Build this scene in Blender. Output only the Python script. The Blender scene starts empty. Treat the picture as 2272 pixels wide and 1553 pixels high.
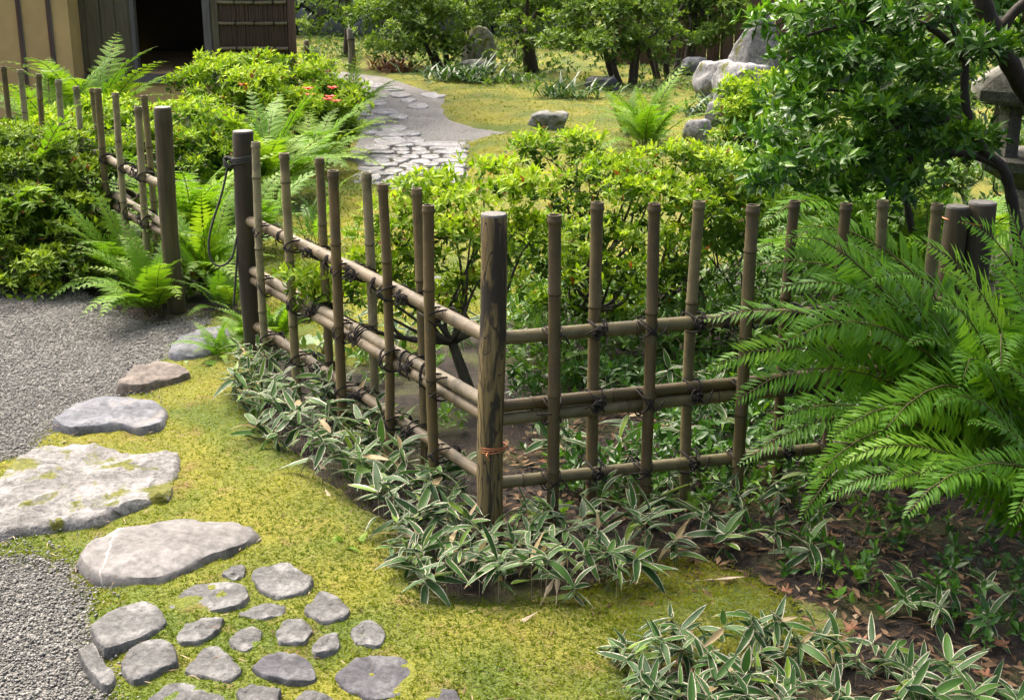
import bpy, math, random
import numpy as np
from mathutils import Vector, Matrix, noise as mnoise

random.seed(7)
RNG = np.random.default_rng(11)
R = math.radians
sc = bpy.context.scene
C = sc.collection

# ------------------------------------------------------------------ camera, sky, sun, exposure
FPX, CX, CY, CAMH, PITCH = 2900.0, 1136.0, 776.5, 1.65, R(17.2)
cam_d = bpy.data.cameras.new('camera')
cam_d.sensor_width = 36.0
cam_d.lens = FPX / 2272.0 * 36.0
cam_d.clip_end = 500.0
cam = bpy.data.objects.new('camera', cam_d)
cam.location = (0, 0, CAMH)
cam.rotation_euler = (R(90) - PITCH, 0, 0)
C.objects.link(cam)
sc.camera = cam

SUN_EL, SUN_AZ = R(58), R(-38)          # azimuth measured from +Y towards +X: the sun stands behind and to the left
world = bpy.data.worlds.new('World')
sc.world = world
world.use_nodes = True
wn = world.node_tree.nodes
sky = wn.new('ShaderNodeTexSky')
sky.sky_type = 'NISHITA'
sky.sun_disc = False
sky.sun_elevation = SUN_EL
sky.sun_rotation = SUN_AZ
sky.air_density = 0.5
sky.dust_density = 9.0
sky.ozone_density = 0.0
world.node_tree.links.new(sky.outputs[0], wn['Background'].inputs[0])
wn['Background'].inputs[1].default_value = 0.15

sun_d = bpy.data.lights.new('sun', 'SUN')
sun_d.energy = 1.2
sun_d.angle = R(60)
sun_d.color = (1.0, 0.975, 0.93)
sun = bpy.data.objects.new('sun', sun_d)
sdir = Vector((math.sin(SUN_AZ) * math.cos(SUN_EL), math.cos(SUN_AZ) * math.cos(SUN_EL), math.sin(SUN_EL)))
sun.rotation_euler = sdir.to_track_quat('Z', 'Y').to_euler()
sun.location = sdir * 30
C.objects.link(sun)

vs = sc.view_settings
vs.view_transform = 'Standard'
vs.look = 'None'
vs.gamma = 1.0
vs.use_curve_mapping = False
vs.exposure = 1.68
sc.cycles.use_adaptive_sampling = True
sc.cycles.adaptive_threshold = 0.03
sc.cycles.max_bounces = 6
sc.cycles.diffuse_bounces = 3
sc.cycles.transmission_bounces = 4
sc.cycles.transparent_max_bounces = 4
sc.cycles.caustics_reflective = False
sc.cycles.caustics_refractive = False

# ------------------------------------------------------------------ pixel -> world helpers
FW = np.array([0, math.cos(PITCH), -math.sin(PITCH)])
UP = np.array([0, math.sin(PITCH), math.cos(PITCH)])
RT = np.array([1.0, 0, 0])
EYE = np.array([0, 0, CAMH])
def ray(px, py):
    return FW + RT * (px - CX) / FPX - UP * (py - CY) / FPX
def G(px, py, z=0.0):
    v = ray(px, py); t = (z - CAMH) / v[2]
    return EYE + v * t
def A(px, py, Y):
    v = ray(px, py); return EYE + v * (Y / v[1])
def PXM(px, py, Y):
    """metres per photo pixel at that depth"""
    return Y / ray(px, py)[1] / FPX

# ------------------------------------------------------------------ object helpers
def tag(o, label=None, cat=None, group=None, kind=None):
    if label: o['label'] = label
    if cat: o['category'] = cat
    if group: o['group'] = group
    if kind: o['kind'] = kind
    return o
def empty(name, loc, label=None, cat=None, group=None, rz=0.0, kind=None):
    o = bpy.data.objects.new(name, None)
    o.empty_display_size = 0.1
    o.location = tuple(loc); o.rotation_euler = (0, 0, rz)
    C.objects.link(o)
    return tag(o, label, cat, group, kind)
def obj(name, me, mat=None, parent=None, loc=(0, 0, 0), rot=(0, 0, 0), scale=1.0):
    o = bpy.data.objects.new(name, me)
    if mat is not None and len(me.materials) == 0: me.materials.append(mat)
    o.location = tuple(loc); o.rotation_euler = tuple(rot)
    o.scale = (scale,) * 3 if not hasattr(scale, '__len__') else tuple(scale)
    if parent is not None: o.parent = parent
    C.objects.link(o)
    return o
def mesh(name, verts, faces, mat=None, smooth=False, tint=None, uv=None):
    me = bpy.data.meshes.new(name)
    if isinstance(faces, np.ndarray):
        nv, nf, k = len(verts), len(faces), faces.shape[1]
        me.vertices.add(nv); me.loops.add(nf * k); me.polygons.add(nf)
        me.vertices.foreach_set('co', np.asarray(verts, dtype=np.float32).ravel())
        me.loops.foreach_set('vertex_index', faces.astype(np.int32).ravel())
        me.polygons.foreach_set('loop_start', np.arange(0, nf * k, k, dtype=np.int32))
        me.update(calc_edges=True)
    else:
        me.from_pydata([tuple(map(float, v)) for v in verts], [], [tuple(f) for f in faces])
    if smooth: me.shade_smooth()
    if tint is not None:
        a = me.attributes.new('tint', 'FLOAT', 'POINT')
        a.data.foreach_set('value', np.asarray(tint, dtype=np.float32))
    if uv is not None:
        l = me.uv_layers.new(name='uv')
        vi = np.empty(len(me.loops), dtype=np.int32); me.loops.foreach_get('vertex_index', vi)
        l.data.foreach_set('uv', np.asarray(uv, dtype=np.float32)[vi].ravel())
    if mat is not None: me.materials.append(mat)
    return me

class MB:
    """collects boxes, tubes and lathes as one mesh"""
    def __init__(s): s.v = []; s.f = []
    def add(s, v, f):
        n = len(s.v); s.v += [tuple(map(float, p)) for p in v]; s.f += [tuple(i + n for i in q) for q in f]; return s
    def box(s, c, d, rz=0.0, bev=0.0):
        c = np.array(c, float); d = np.array(d, float) / 2
        cr, sr = math.cos(rz), math.sin(rz)
        vs_ = []
        for z in (-1, 1):
            for x, y in ((-1, -1), (1, -1), (1, 1), (-1, 1)):
                p = np.array([x * d[0], y * d[1], z * d[2]])
                vs_.append(c + [p[0] * cr - p[1] * sr, p[0] * sr + p[1] * cr, p[2]])
        return s.add(vs_, [(3, 2, 1, 0), (4, 5, 6, 7), (0, 1, 5, 4), (1, 2, 6, 5), (2, 3, 7, 6), (3, 0, 4, 7)])
    def tube(s, pts, rad, sides=8, caps=True):
        pts = [np.array(p, float) for p in pts]; n = len(pts)
        if not hasattr(rad, '__len__'): rad = [rad] * n
        vs_ = []; ref = None
        for i in range(n):
            t = pts[min(i + 1, n - 1)] - pts[max(i - 1, 0)]
            t = t / (np.linalg.norm(t) + 1e-9)
            if ref is None:
                ref = np.array([1.0, 0, 0]) if abs(t[0]) < .8 else np.array([0, 1.0, 0])
            u = ref - t * ref.dot(t); u /= np.linalg.norm(u) + 1e-9; ref = u
            w = np.cross(t, u)
            for k in range(sides):
                a = 2 * math.pi * k / sides
                vs_.append(pts[i] + rad[i] * (u * math.cos(a) + w * math.sin(a)))
        fs = []
        for i in range(n - 1):
            for k in range(sides):
                a = i * sides + k; b = i * sides + (k + 1) % sides
                fs.append((a, b, b + sides, a + sides))
        if caps:
            fs.append(tuple(range(sides - 1, -1, -1))); fs.append(tuple(range((n - 1) * sides, n * sides)))
        return s.add(vs_, fs)
    def lathe(s, prof, sides=12, o=(0, 0, 0), bend=None):
        vs_ = []
        for i, (r, z) in enumerate(prof):
            ox, oy = bend(z) if bend else (0, 0)
            for k in range(sides):
                a = 2 * math.pi * k / sides
                vs_.append((o[0] + ox + r * math.cos(a), o[1] + oy + r * math.sin(a), o[2] + z))
        fs = []
        for i in range(len(prof) - 1):
            for k in range(sides):
                a = i * sides + k; b = i * sides + (k + 1) % sides
                fs.append((a, b, b + sides, a + sides))
        fs.append(tuple(range(sides - 1, -1, -1)))
        fs.append(tuple(range((len(prof) - 1) * sides, len(prof) * sides)))
        return s.add(vs_, fs)
    def build(s, name, mat, parent=None, smooth=False, **kw):
        return obj(name, mesh(name, s.v, s.f, mat, smooth), None, parent, **kw)

def smooth_path(pts, n=6):
    """Catmull-Rom through the points"""
    P = [np.array(p, float) for p in pts]
    P = [2 * P[0] - P[1]] + P + [2 * P[-1] - P[-2]]
    out = []
    for i in range(1, len(P) - 2):
        for k in range(n):
            t = k / n
            out.append(.5 * (2 * P[i] + (P[i + 1] - P[i - 1]) * t + (2 * P[i - 1] - 5 * P[i] + 4 * P[i + 1] - P[i + 2]) * t * t
                       + (3 * P[i] - P[i - 1] - 3 * P[i + 1] + P[i + 2]) * t ** 3))
    out.append(P[-2])
    return out

# ------------------------------------------------------------------ materials
def newmat(name):
    m = bpy.data.materials.new(name); m.use_nodes = True
    nt = m.node_tree; b = nt.nodes['Principled BSDF']
    return m, nt, b
class NT:
    def __init__(s, nt): s.nt = nt
    def n(s, t, **kw):
        x = s.nt.nodes.new(t)
        for k, v in kw.items(): setattr(x, k, v)
        return x
    def l(s, a, b): s.nt.links.new(a, b)
    def coord(s, kind='Object', scale=(1, 1, 1)):
        c = s.n('ShaderNodeTexCoord'); m = s.n('ShaderNodeMapping'); m.inputs['Scale'].default_value = scale
        s.l(c.outputs[kind], m.inputs[0]); return m.outputs[0]
    def noise(s, vec, scale, detail=5, rough=.55, dist=0.0):
        x = s.n('ShaderNodeTexNoise'); x.inputs['Scale'].default_value = scale; x.inputs['Detail'].default_value = detail
        x.inputs['Roughness'].default_value = rough; x.inputs['Distortion'].default_value = dist
        if vec is not None: s.l(vec, x.inputs['Vector'])
        return x.outputs['Fac']
    def ramp(s, fac, stops, interp='LINEAR'):
        x = s.n('ShaderNodeValToRGB'); e = x.color_ramp.elements; x.color_ramp.interpolation = interp
        while len(e) < len(stops): e.new(0.5)
        for i, (p, c) in enumerate(stops):
            e[i].position = p
            e[i].color = (c[0], c[1], c[2], 1) if hasattr(c, '__len__') else (c, c, c, 1)
        s.l(fac, x.inputs[0]); return x.outputs[0]
    def mix(s, fac, a, b, mode='MIX'):
        x = s.n('ShaderNodeMix', data_type='RGBA', blend_type=mode)
        for i, v in ((0, fac), (6, a), (7, b)):
            if hasattr(v, 'is_linked'): s.l(v, x.inputs[i])
            elif i == 0: x.inputs[0].default_value = v
            else: x.inputs[i].default_value = (v[0], v[1], v[2], 1)
        return x.outputs[2]
    def math(s, op, a, b=None):
        x = s.n('ShaderNodeMath', operation=op)
        for i, v in enumerate((a, b)):
            if v is None: continue
            if hasattr(v, 'is_linked'): s.l(v, x.inputs[i])
            else: x.inputs[i].default_value = v
        return x.outputs[0]
    def bump(s, h, strength, dist, to):
        x = s.n('ShaderNodeBump'); x.inputs['Strength'].default_value = strength; x.inputs['Distance'].default_value = dist
        s.l(h, x.inputs['Height']); s.l(x.outputs[0], to.inputs['Normal']); return x
    def attr(s, name='tint'):
        x = s.n('ShaderNodeAttribute', attribute_name=name); return x.outputs['Fac']
    def rand(s): return s.n('ShaderNodeObjectInfo').outputs['Random']

def leaf_mat(name, stops, rough=.42, trans=.35, tcol=None, use_rand=0.0, spec=.45):
    """stops: colour ramp over the leaf's own tint (age of the leaf)"""
    m, nt, b = newmat(name); k = NT(nt)
    f = k.attr()
    if use_rand:
        f = k.math('ADD', k.math('MULTIPLY', f, 1 - use_rand), k.math('MULTIPLY', k.rand(), use_rand))
    col = k.ramp(f, stops)
    k.l(col, b.inputs['Base Color'])
    b.inputs['Roughness'].default_value = rough
    b.inputs['Specular IOR Level'].default_value = spec
    t = k.n('ShaderNodeBsdfTranslucent')
    tc = k.mix(1.0, col, tcol or (1.0, 1.0, .45), 'MULTIPLY')
    k.l(tc, t.inputs[0])
    ms = k.n('ShaderNodeMixShader'); ms.inputs[0].default_value = trans
    k.l(b.outputs[0], ms.inputs[1]); k.l(t.outputs[0], ms.inputs[2])
    k.l(ms.outputs[0], nt.nodes['Material Output'].inputs[0])
    return m

def stone_mat(name, base, dark, light, scale=9, lichen=None, moss=0.0, bump=.5, vein=False, vary=.15, rough=.85, strata=False):
    m, nt, b = newmat(name); k = NT(nt)
    co = k.coord('Object')
    big = k.noise(co, scale * .35, 4); fine = k.noise(co, scale * 6, 3, .7); mid = k.noise(co, scale, 4, .65)
    c = k.mix(k.ramp(big, [(.3, 0), (.7, 1)]), dark, base)
    c = k.mix(k.ramp(mid, [(.45, 0), (.75, 1)]), c, light)
    c = k.mix(.7, c, k.ramp(fine, [(.3, .18), (.7, .85)]), 'OVERLAY')
    grain = k.noise(co, scale * 22, 2, .6)
    c = k.mix(k.ramp(grain, [(.60, 0), (.68, .45)]), c, light)
    c = k.mix(k.ramp(grain, [(.32, .5), (.40, 0)]), c, dark)
    if lichen:
        c = k.mix(k.ramp(k.noise(co, scale * 1.6, 8, .75), [(.56, 0), (.68, .75)]), c, lichen)
    if vein:
        sx = k.n('ShaderNodeSeparateXYZ'); k.l(co, sx.inputs[0])
        xx = k.math('ADD', sx.outputs[0], k.math('MULTIPLY', k.noise(co, 12, 3), .05))
        xx = k.math('ABSOLUTE', k.math('ADD', k.math('ADD', xx, k.math('MULTIPLY', sx.outputs[1], .12)), .135))
        c = k.mix(k.ramp(xx, [(.0012, .4), (.0038, 0)]), c, (.5, .48, .45))
    if moss:
        mm = k.ramp(k.noise(co, scale * .7, 5, .6, .6), [(1 - moss - .06, 0), (1 - moss, 1)])
        mcol = k.ramp(k.noise(co, 90, 4), [(.3, (.05, .06, .008)), (.7, (.15, .15, .02))])
        c = k.mix(mm, c, mcol)
    r = k.math('ADD', k.math('MULTIPLY', k.rand(), vary * 2), 1 - vary)
    c = k.mix(1.0, c, r, 'MULTIPLY')
    k.l(c, b.inputs['Base Color'])
    b.inputs['Roughness'].default_value = rough
    b.inputs['Specular IOR Level'].default_value = .3
    h = k.math('ADD', k.math('MULTIPLY', mid, .7), k.math('MULTIPLY', fine, .35))
    if strata:
        w = k.n('ShaderNodeTexWave', bands_direction='DIAGONAL'); w.inputs['Scale'].default_value = 2.2; w.inputs['Distortion'].default_value = 6
        w.inputs['Detail'].default_value = 5; w.inputs['Detail Scale'].default_value = 1.6; k.l(co, w.inputs['Vector'])
        h = k.math('ADD', h, k.math('MULTIPLY', k.ramp(w.outputs['Fac'], [(.0, 0), (.2, 1)]), .3))
    k.bump(h, bump, .02, b)
    return m

M = {}
M['stone_grey'] = stone_mat('stone_grey', (.12, .12, .114), (.075, .075, .07), (.175, .175, .167), 8, lichen=(.235, .235, .222), bump=.9)
M['stone_dark'] = stone_mat('stone_dark', (.075, .075, .082), (.05, .05, .054), (.115, .115, .115), 8, lichen=(.16, .16, .16), bump=.6)
M['stone_long'] = stone_mat('stone_long', (.135, .13, .122), (.10, .095, .088), (.165, .16, .15), 5, bump=.25, vein=True, rough=.7)
M['stone_white'] = stone_mat('stone_white', (.175, .172, .162), (.095, .092, .083), (.265, .263, .252), 9, moss=.40, bump=1.0, strata=True)
M['stone_slate'] = stone_mat('stone_slate', (.12, .127, .14), (.08, .084, .092), (.165, .17, .18), 6, lichen=(.22, .20, .165), bump=.5)
M['stone_brown'] = stone_mat('stone_brown', (.145, .122, .10), (.09, .077, .064), (.19, .165, .14), 6, bump=.35)
M['stone_path'] = stone_mat('stone_path', (.22, .22, .21), (.15, .15, .147), (.31, .31, .295), 7, bump=.4)
M['stone_wall'] = stone_mat('stone_wall', (.09, .1, .1), (.06, .066, .066), (.13, .14, .135), 4, moss=.3, bump=.5)
M['boulder'] = stone_mat('boulder', (.22, .22, .215), (.12, .12, .12), (.33, .33, .315), 5, moss=.36, bump=.9)
M['boulder_moss'] = stone_mat('boulder_moss', (.2, .2, .18), (.12, .125, .11), (.3, .3, .27), 5, moss=.45, bump=.8)
M['lantern'] = stone_mat('lantern', (.20, .19, .155), (.12, .12, .09), (.29, .275, .23), 14, lichen=(.17, .17, .1), bump=.8)

def bamboo_mat(name, a, b_, c_, vary=.7):
    m, nt, b = newmat(name); k = NT(nt)
    co = k.coord('Object', (30, 30, 2.0)); co2 = k.coord('Object')
    st = k.noise(co, 3, 5, .6); bl = k.noise(co2, 5, 5, .6); sp = k.noise(co2, 120, 3, .6)
    f = k.math('ADD', k.math('MULTIPLY', st, .45), k.math('MULTIPLY', bl, .55))
    f = k.math('ADD', f, k.math('MULTIPLY', k.math('SUBTRACT', k.rand(), .5), vary))
    col = k.ramp(f, [(.25, a), (.5, b_), (.75, c_)])
    col = k.mix(k.ramp(sp, [(.62, 0), (.75, .4)]), col, (.33, .3, .2))
    col = k.mix(k.ramp(k.noise(co2, 9, 4, .7), [(.46, 0), (.7, .85)]), col, (.05, .042, .02))
    col = k.mix(k.ramp(k.noise(co2, 26, 3, .7), [(.6, 0), (.72, .5)]), col, (.09, .10, .04))
    col = k.mix(k.math('MULTIPLY', k.attr(), .85), col, (.03, .022, .01))
    k.l(col, b.inputs['Base Color']); b.inputs['Roughness'].default_value = .58
    k.bump(st, .25, .004, b)
    return m
M['bamboo'] = bamboo_mat('bamboo', (.115, .08, .024), (.19, .155, .058), (.27, .24, .125))
M['bamboo_rail'] = bamboo_mat('bamboo_rail', (.12, .085, .042), (.22, .175, .10), (.31, .265, .175), .3)
M['bamboo_shaded'] = bamboo_mat('bamboo_shaded', (.07, .045, .013), (.12, .092, .032), (.17, .145, .065), .5)  # bamboo darkened throughout, the shadow on the right fence put into its colour

def bark_post_mat():
    m, nt, b = newmat('bark_post'); k = NT(nt)
    co = k.coord('Object', (1, 1, .22)); co2 = k.coord('Object', (40, 40, 3))
    v = k.n('ShaderNodeTexVoronoi', feature='DISTANCE_TO_EDGE'); v.inputs['Scale'].default_value = 24
    nz = k.n('ShaderNodeTexNoise'); nz.inputs['Scale'].default_value = 22; nz.inputs['Detail'].default_value = 4
    k.l(co, nz.inputs['Vector'])
    vm = k.n('ShaderNodeVectorMath', operation='MULTIPLY_ADD'); vm.inputs[1].default_value = (.14, .14, .14)
    k.l(nz.outputs['Color'], vm.inputs[0]); k.l(co, vm.inputs[2]); k.l(vm.outputs[0], v.inputs['Vector'])
    wood = k.ramp(k.noise(co2, 2.0, 5, .6), [(.3, (.12, .085, .03)), (.7, (.26, .195, .08))])
    blot = k.ramp(k.noise(co, 15, 4, .6, .6), [(.485, 0), (.55, 1)])
    nn = k.noise(co, 26, 1.5, .5, .3)
    l1 = k.ramp(k.math('ABSOLUTE', k.math('SUBTRACT', nn, .47)), [(.010, 1), (.024, 0)])
    l2 = k.ramp(k.math('ABSOLUTE', k.math('SUBTRACT', nn, .62)), [(.006, 1), (.016, 0)])
    line = k.math('MAXIMUM', l1, l2)
    f = k.math('MAXIMUM', k.math('MULTIPLY', line, .9), k.math('MULTIPLY', blot, .92))
    col = k.mix(f, wood, (.018, .015, .011))
    k.l(col, b.inputs['Base Color']); b.inputs['Roughness'].default_value = .7
    k.bump(k.math('SUBTRACT', k.noise(co2, 3, 4), k.math('MULTIPLY', f, .8)), .5, .006, b)
    return m
M['bark_post'] = bark_post_mat()

def wood_mat(name, a, c_, rough=.75, sc_=(25, 25, 1.5), stain=None):
    m, nt, b = newmat(name); k = NT(nt)
    co = k.coord('Object', sc_); g = k.noise(co, 2.2, 6, .65, .3)
    col = k.ramp(g, [(.28, a), (.72, c_)])
    if stain: col = k.mix(k.ramp(k.noise(k.coord('Object'), 4, 4), [(.45, 0), (.7, .8)]), col, stain)
    k.l(col, b.inputs['Base Color']); b.inputs['Roughness'].default_value = rough
    k.bump(g, .35, .005, b)
    return m
M['post_wood'] = wood_mat('post_wood', (.035, .026, .010), (.11, .085, .034), stain=(.018, .016, .006))
M['post_black'] = wood_mat('post_black', (.010, .008, .004), (.04, .031, .016), stain=(.075, .058, .028))
M['post_top'] = wood_mat('post_top', (.13, .12, .10), (.24, .23, .20), sc_=(20, 20, 20))
M['grey_plank'] = wood_mat('grey_plank', (.09, .075, .036), (.19, .16, .085))
M['frame_wood'] = wood_mat('frame_wood', (.10, .095, .075), (.20, .19, .15))
M['brown_wood'] = wood_mat('brown_wood', (.09, .05, .03), (.17, .105, .065))
M['trunk_dark'] = wood_mat('trunk_dark', (.014, .010, .006), (.055, .04, .025), sc_=(28, 28, 7), stain=(.035, .034, .016))
M['trunk_moss'] = wood_mat('trunk_moss', (.022, .017, .011), (.06, .05, .03), sc_=(15, 15, 8), stain=(.05, .06, .012))
M['twig'] = wood_mat('twig', (.02, .015, .01), (.07, .055, .038))

def plain(name, col, rough=.8, metal=0.0, nscale=8, vary=.2, bump=.1):
    m, nt, b = newmat(name); k = NT(nt)
    co = k.coord('Object'); n_ = k.noise(co, nscale, 5, .6)
    c = k.mix(1.0, col, k.ramp(n_, [(.2, 1 - vary), (.8, 1 + vary)]), 'MULTIPLY')
    k.l(c, b.inputs['Base Color']); b.inputs['Roughness'].default_value = rough; b.inputs['Metallic'].default_value = metal
    k.bump(n_, bump, .004, b)
    return m
M['plaster'] = plain('plaster', (.70, .49, .18), .9, 0, 3, .2, .15)
M['rope'] = plain('rope', (.022, .018, .014), .95, 0, 300, .6, .8)
M['rope_grey'] = plain('rope_grey', (.06, .06, .05), .95, 0, 300, .6, .8)
M['copper'] = plain('copper', (.55, .2, .08), .4, .7, 40, .3)
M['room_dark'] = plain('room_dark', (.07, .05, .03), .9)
M['tatami'] = plain('tatami', (.55, .36, .16), .8, 0, 60, .2)
M['reed'] = wood_mat('reed', (.045, .028, .016), (.17, .115, .07), sc_=(200, 200, 3))
M['reed_bar'] = bamboo_mat('reed_bar', (.16, .13, .05), (.25, .21, .10), (.34, .3, .16), .2)
M['flower'] = plain('flower', (.75, .06, .03), .6, 0, 30, .2)
M['roof_shingle'] = plain('roof_shingle', (.06, .05, .04), .9, 0, 30, .3)

def soil_mat():
    m, nt, b = newmat('soil'); k = NT(nt); co = k.coord('Object')
    f = k.noise(co, 40, 4, .7); g = k.noise(co, 3, 3, .6); h = k.noise(co, 130, 2, .7)
    c = k.ramp(f, [(.3, (.008, .006, .004)), (.6, (.024, .016, .009)), (.8, (.06, .04, .023))])
    c = k.mix(k.ramp(g, [(.5, 0), (.66, .85)]), c, k.ramp(h, [(.3, (.03, .038, .008)), (.7, (.10, .105, .02))]))
    k.l(c, b.inputs['Base Color']); b.inputs['Roughness'].default_value = .95
    k.bump(f, .9, .02, b)
    return m
M['soil'] = soil_mat()
def moss_mat(name, far=False):
    m, nt, b = newmat(name); k = NT(nt); co = k.coord('Object')
    a = k.noise(co, 1.6, 3, .6, .3); c_ = k.noise(co, 7, 4, .65); f = k.noise(co, 160, 2, .7); f2 = k.noise(co, 55, 3, .7)
    green = k.ramp(f, [(.25, (.04, .065, .006)), (.75, (.12, .165, .014))])
    yell = k.ramp(f, [(.25, (.13, .13, .012)), (.75, (.235, .224, .022))])
    col = k.mix(k.ramp(a, [(.38, 0), (.6, 1)]), green, yell)
    brown = k.ramp(f2, [(.3, (.10, .06, .02)), (.7, (.24, .155, .055))])
    lo, hi = ((.56, .72) if far else (.55, .70))
    col = k.mix(k.ramp(c_, [(lo, 0), (hi, .75)]), col, brown)
    k.l(col, b.inputs['Base Color']); b.inputs['Roughness'].default_value = 1.0; b.inputs['Specular IOR Level'].default_value = .1
    b.inputs['Sheen Weight'].default_value = .15
    k.bump(f2, .9, .02, b)
    return m
M['moss'] = moss_mat('moss'); M['moss_far'] = moss_mat('moss_far', True)
def gravel_mat(nm='gravel', gain=1.0):
    m, nt, b = newmat(nm); k = NT(nt); co = k.coord('Object')
    v = k.n('ShaderNodeTexVoronoi'); v.inputs['Scale'].default_value = 105; k.l(co, v.inputs['Vector'])
    sv = k.n('ShaderNodeSeparateColor'); k.l(v.outputs['Color'], sv.inputs[0])
    c = k.ramp(sv.outputs[0], [(.0, (.105, .103, .09)), (.5, (.18, .178, .16)), (.85, (.24, .238, .213)), (1, (.31, .305, .275))])
    c = k.mix(k.ramp(v.outputs['Distance'], [(.35, 0), (.7, .6)]), c, (.07, .062, .052))
    big = k.noise(co, 2.2, 4)
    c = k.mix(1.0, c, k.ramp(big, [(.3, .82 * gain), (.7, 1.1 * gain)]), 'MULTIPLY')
    k.l(c, b.inputs['Base Color']); b.inputs['Roughness'].default_value = .9
    k.bump(k.math('SUBTRACT', 1.0, v.outputs['Distance']), 1.0, .012, b)
    return m
M['gravel'] = gravel_mat(); M['gravel_sunlit'] = gravel_mat('gravel_sunlit', 1.3)  # same gravel brightened by gain, sunlight on the path put into its colour
def tint_mat(name, stops, rough=.85, spec=.3):
    m, nt, b = newmat(name); k = NT(nt)
    k.l(k.ramp(k.attr(), stops), b.inputs['Base Color']); b.inputs['Roughness'].default_value = rough
    b.inputs['Specular IOR Level'].default_value = spec
    return m
M['pebble'] = tint_mat('pebble', [(0, (.105, .103, .09)), (.35, (.175, .173, .155)), (.7, (.235, .233, .208)), (.9, (.32, .315, .285)), (1, (.24, .19, .14))])
M['tuft'] = leaf_mat('tuft', [(0, (.11, .165, .012)), (.4, (.19, .225, .016)), (.8, (.275, .268, .026)), (.94, (.30, .25, .055)), (1, (.24, .16, .06))], .9, .55, spec=.1)
M['litter'] = tint_mat('litter', [(0, (.035, .02, .012)), (.4, (.10, .06, .03)), (.8, (.22, .14, .075)), (1, (.36, .29, .18))])

# foliage
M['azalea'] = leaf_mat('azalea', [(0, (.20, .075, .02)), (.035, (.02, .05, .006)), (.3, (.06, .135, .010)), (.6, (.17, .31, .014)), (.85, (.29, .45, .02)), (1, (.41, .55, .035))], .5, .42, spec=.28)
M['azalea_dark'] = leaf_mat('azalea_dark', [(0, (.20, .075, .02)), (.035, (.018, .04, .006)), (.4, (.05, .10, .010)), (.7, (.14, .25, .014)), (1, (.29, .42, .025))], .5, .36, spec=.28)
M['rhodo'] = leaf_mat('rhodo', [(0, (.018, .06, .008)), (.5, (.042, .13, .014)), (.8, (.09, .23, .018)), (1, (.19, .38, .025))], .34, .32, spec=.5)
M['back_leaf'] = leaf_mat('back_leaf', [(0, (.03, .065, .014)), (.5, (.075, .15, .022)), (.85, (.16, .27, .035)), (1, (.27, .38, .05))], .5, .4, spec=.3)
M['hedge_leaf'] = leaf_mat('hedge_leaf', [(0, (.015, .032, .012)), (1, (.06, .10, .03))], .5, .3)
M['lady'] = leaf_mat('lady', [(0, (.08, .20, .010)), (.5, (.16, .33, .018)), (1, (.32, .47, .03))], .5, .42, use_rand=.6, spec=.3)
M['sword'] = leaf_mat('sword', [(0, (.07, .19, .018)), (.5, (.14, .33, .024)), (1, (.29, .52, .03))], .42, .46, use_rand=.6, spec=.45)
M['stipe'] = plain('stipe', (.09, .075, .02), .7)
M['broad'] = leaf_mat('broad', [(0, (.035, .095, .014)), (.5, (.10, .22, .022)), (1, (.22, .38, .04))], .4, .35, use_rand=.5)
M['strap'] = leaf_mat('strap', [(0, (.025, .07, .018)), (1, (.07, .16, .03))], .35, .3)
M['redgrass'] = leaf_mat('redgrass', [(0, (.1, .03, .012)), (1, (.22, .09, .035))], .6, .2)
def sasa_mat():
    m, nt, b = newmat('sasa'); k = NT(nt)
    uvn = k.n('ShaderNodeUVMap', uv_map='uv'); sp = k.n('ShaderNodeSeparateXYZ'); k.l(uvn.outputs[0], sp.inputs[0])
    u, v = sp.outputs[0], sp.outputs[1]
    rnd = k.rand()
    edge = k.math('ABSOLUTE', k.math('SUBTRACT', v, .5))
    oc = k.coord('Object')
    edge = k.math('ADD', edge, k.math('MULTIPLY', k.math('SUBTRACT', k.noise(oc, 60, 3), .5), .10))
    r2 = k.math('FRACT', k.math('MULTIPLY', rnd, 7.31)); r3 = k.math('FRACT', k.math('MULTIPLY', rnd, 19.7))
    edge = k.math('ADD', edge, k.math('MULTIPLY', k.math('SUBTRACT', r2, .5), .12))
    edge = k.math('ADD', edge, k.math('MULTIPLY', k.math('GREATER_THAN', u, k.math('ADD', .82, k.math('MULTIPLY', r3, .2))), .12))
    g = k.ramp(rnd, [(0, (.018, .06, .012)), (.5, (.034, .10, .017)), (.88, (.06, .15, .02)), (1, (.18, .30, .02))])
    st = k.n('ShaderNodeTexWave'); st.inputs['Scale'].default_value = 6
    cmb = k.n('ShaderNodeCombineXYZ'); k.l(v, cmb.inputs[0]); k.l(cmb.outputs[0], st.inputs['Vector'])
    g = k.mix(k.math('MULTIPLY', st.outputs['Fac'], .22), g, (.08, .15, .05))
    col = k.mix(k.ramp(edge, [(.385, 0), (.43, 1)]), g, k.ramp(k.noise(oc, 6, 3), [(.35, (.30, .25, .13)), (.6, (.62, .61, .48))]))
    col = k.mix(k.math('MULTIPLY', k.math('GREATER_THAN', r3, .965), .9), col, (.34, .26, .13))
    col = k.mix(k.math('MULTIPLY', k.math('MULTIPLY', k.math('GREATER_THAN', u, .9), k.math('GREATER_THAN', r2, .55)), .8), col, (.28, .19, .09))
    k.l(col, b.inputs['Base Color']); b.inputs['Roughness'].default_value = .5; b.inputs['Specular IOR Level'].default_value = .3
    t = k.n('ShaderNodeBsdfTranslucent'); k.l(col, t.inputs[0])
    ms = k.n('ShaderNodeMixShader'); ms.inputs[0].default_value = .25
    k.l(b.outputs[0], ms.inputs[1]); k.l(t.outputs[0], ms.inputs[2]); k.l(ms.outputs[0], nt.nodes['Material Output'].inputs[0])
    return m
M['sasa'] = sasa_mat()
M['straw'] = plain('straw', (.38, .31, .2), .8, 0, 40, .3)
M['maple'] = plain('maple', (.24, .11, .055), .75, 0, 30, .4)

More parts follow.
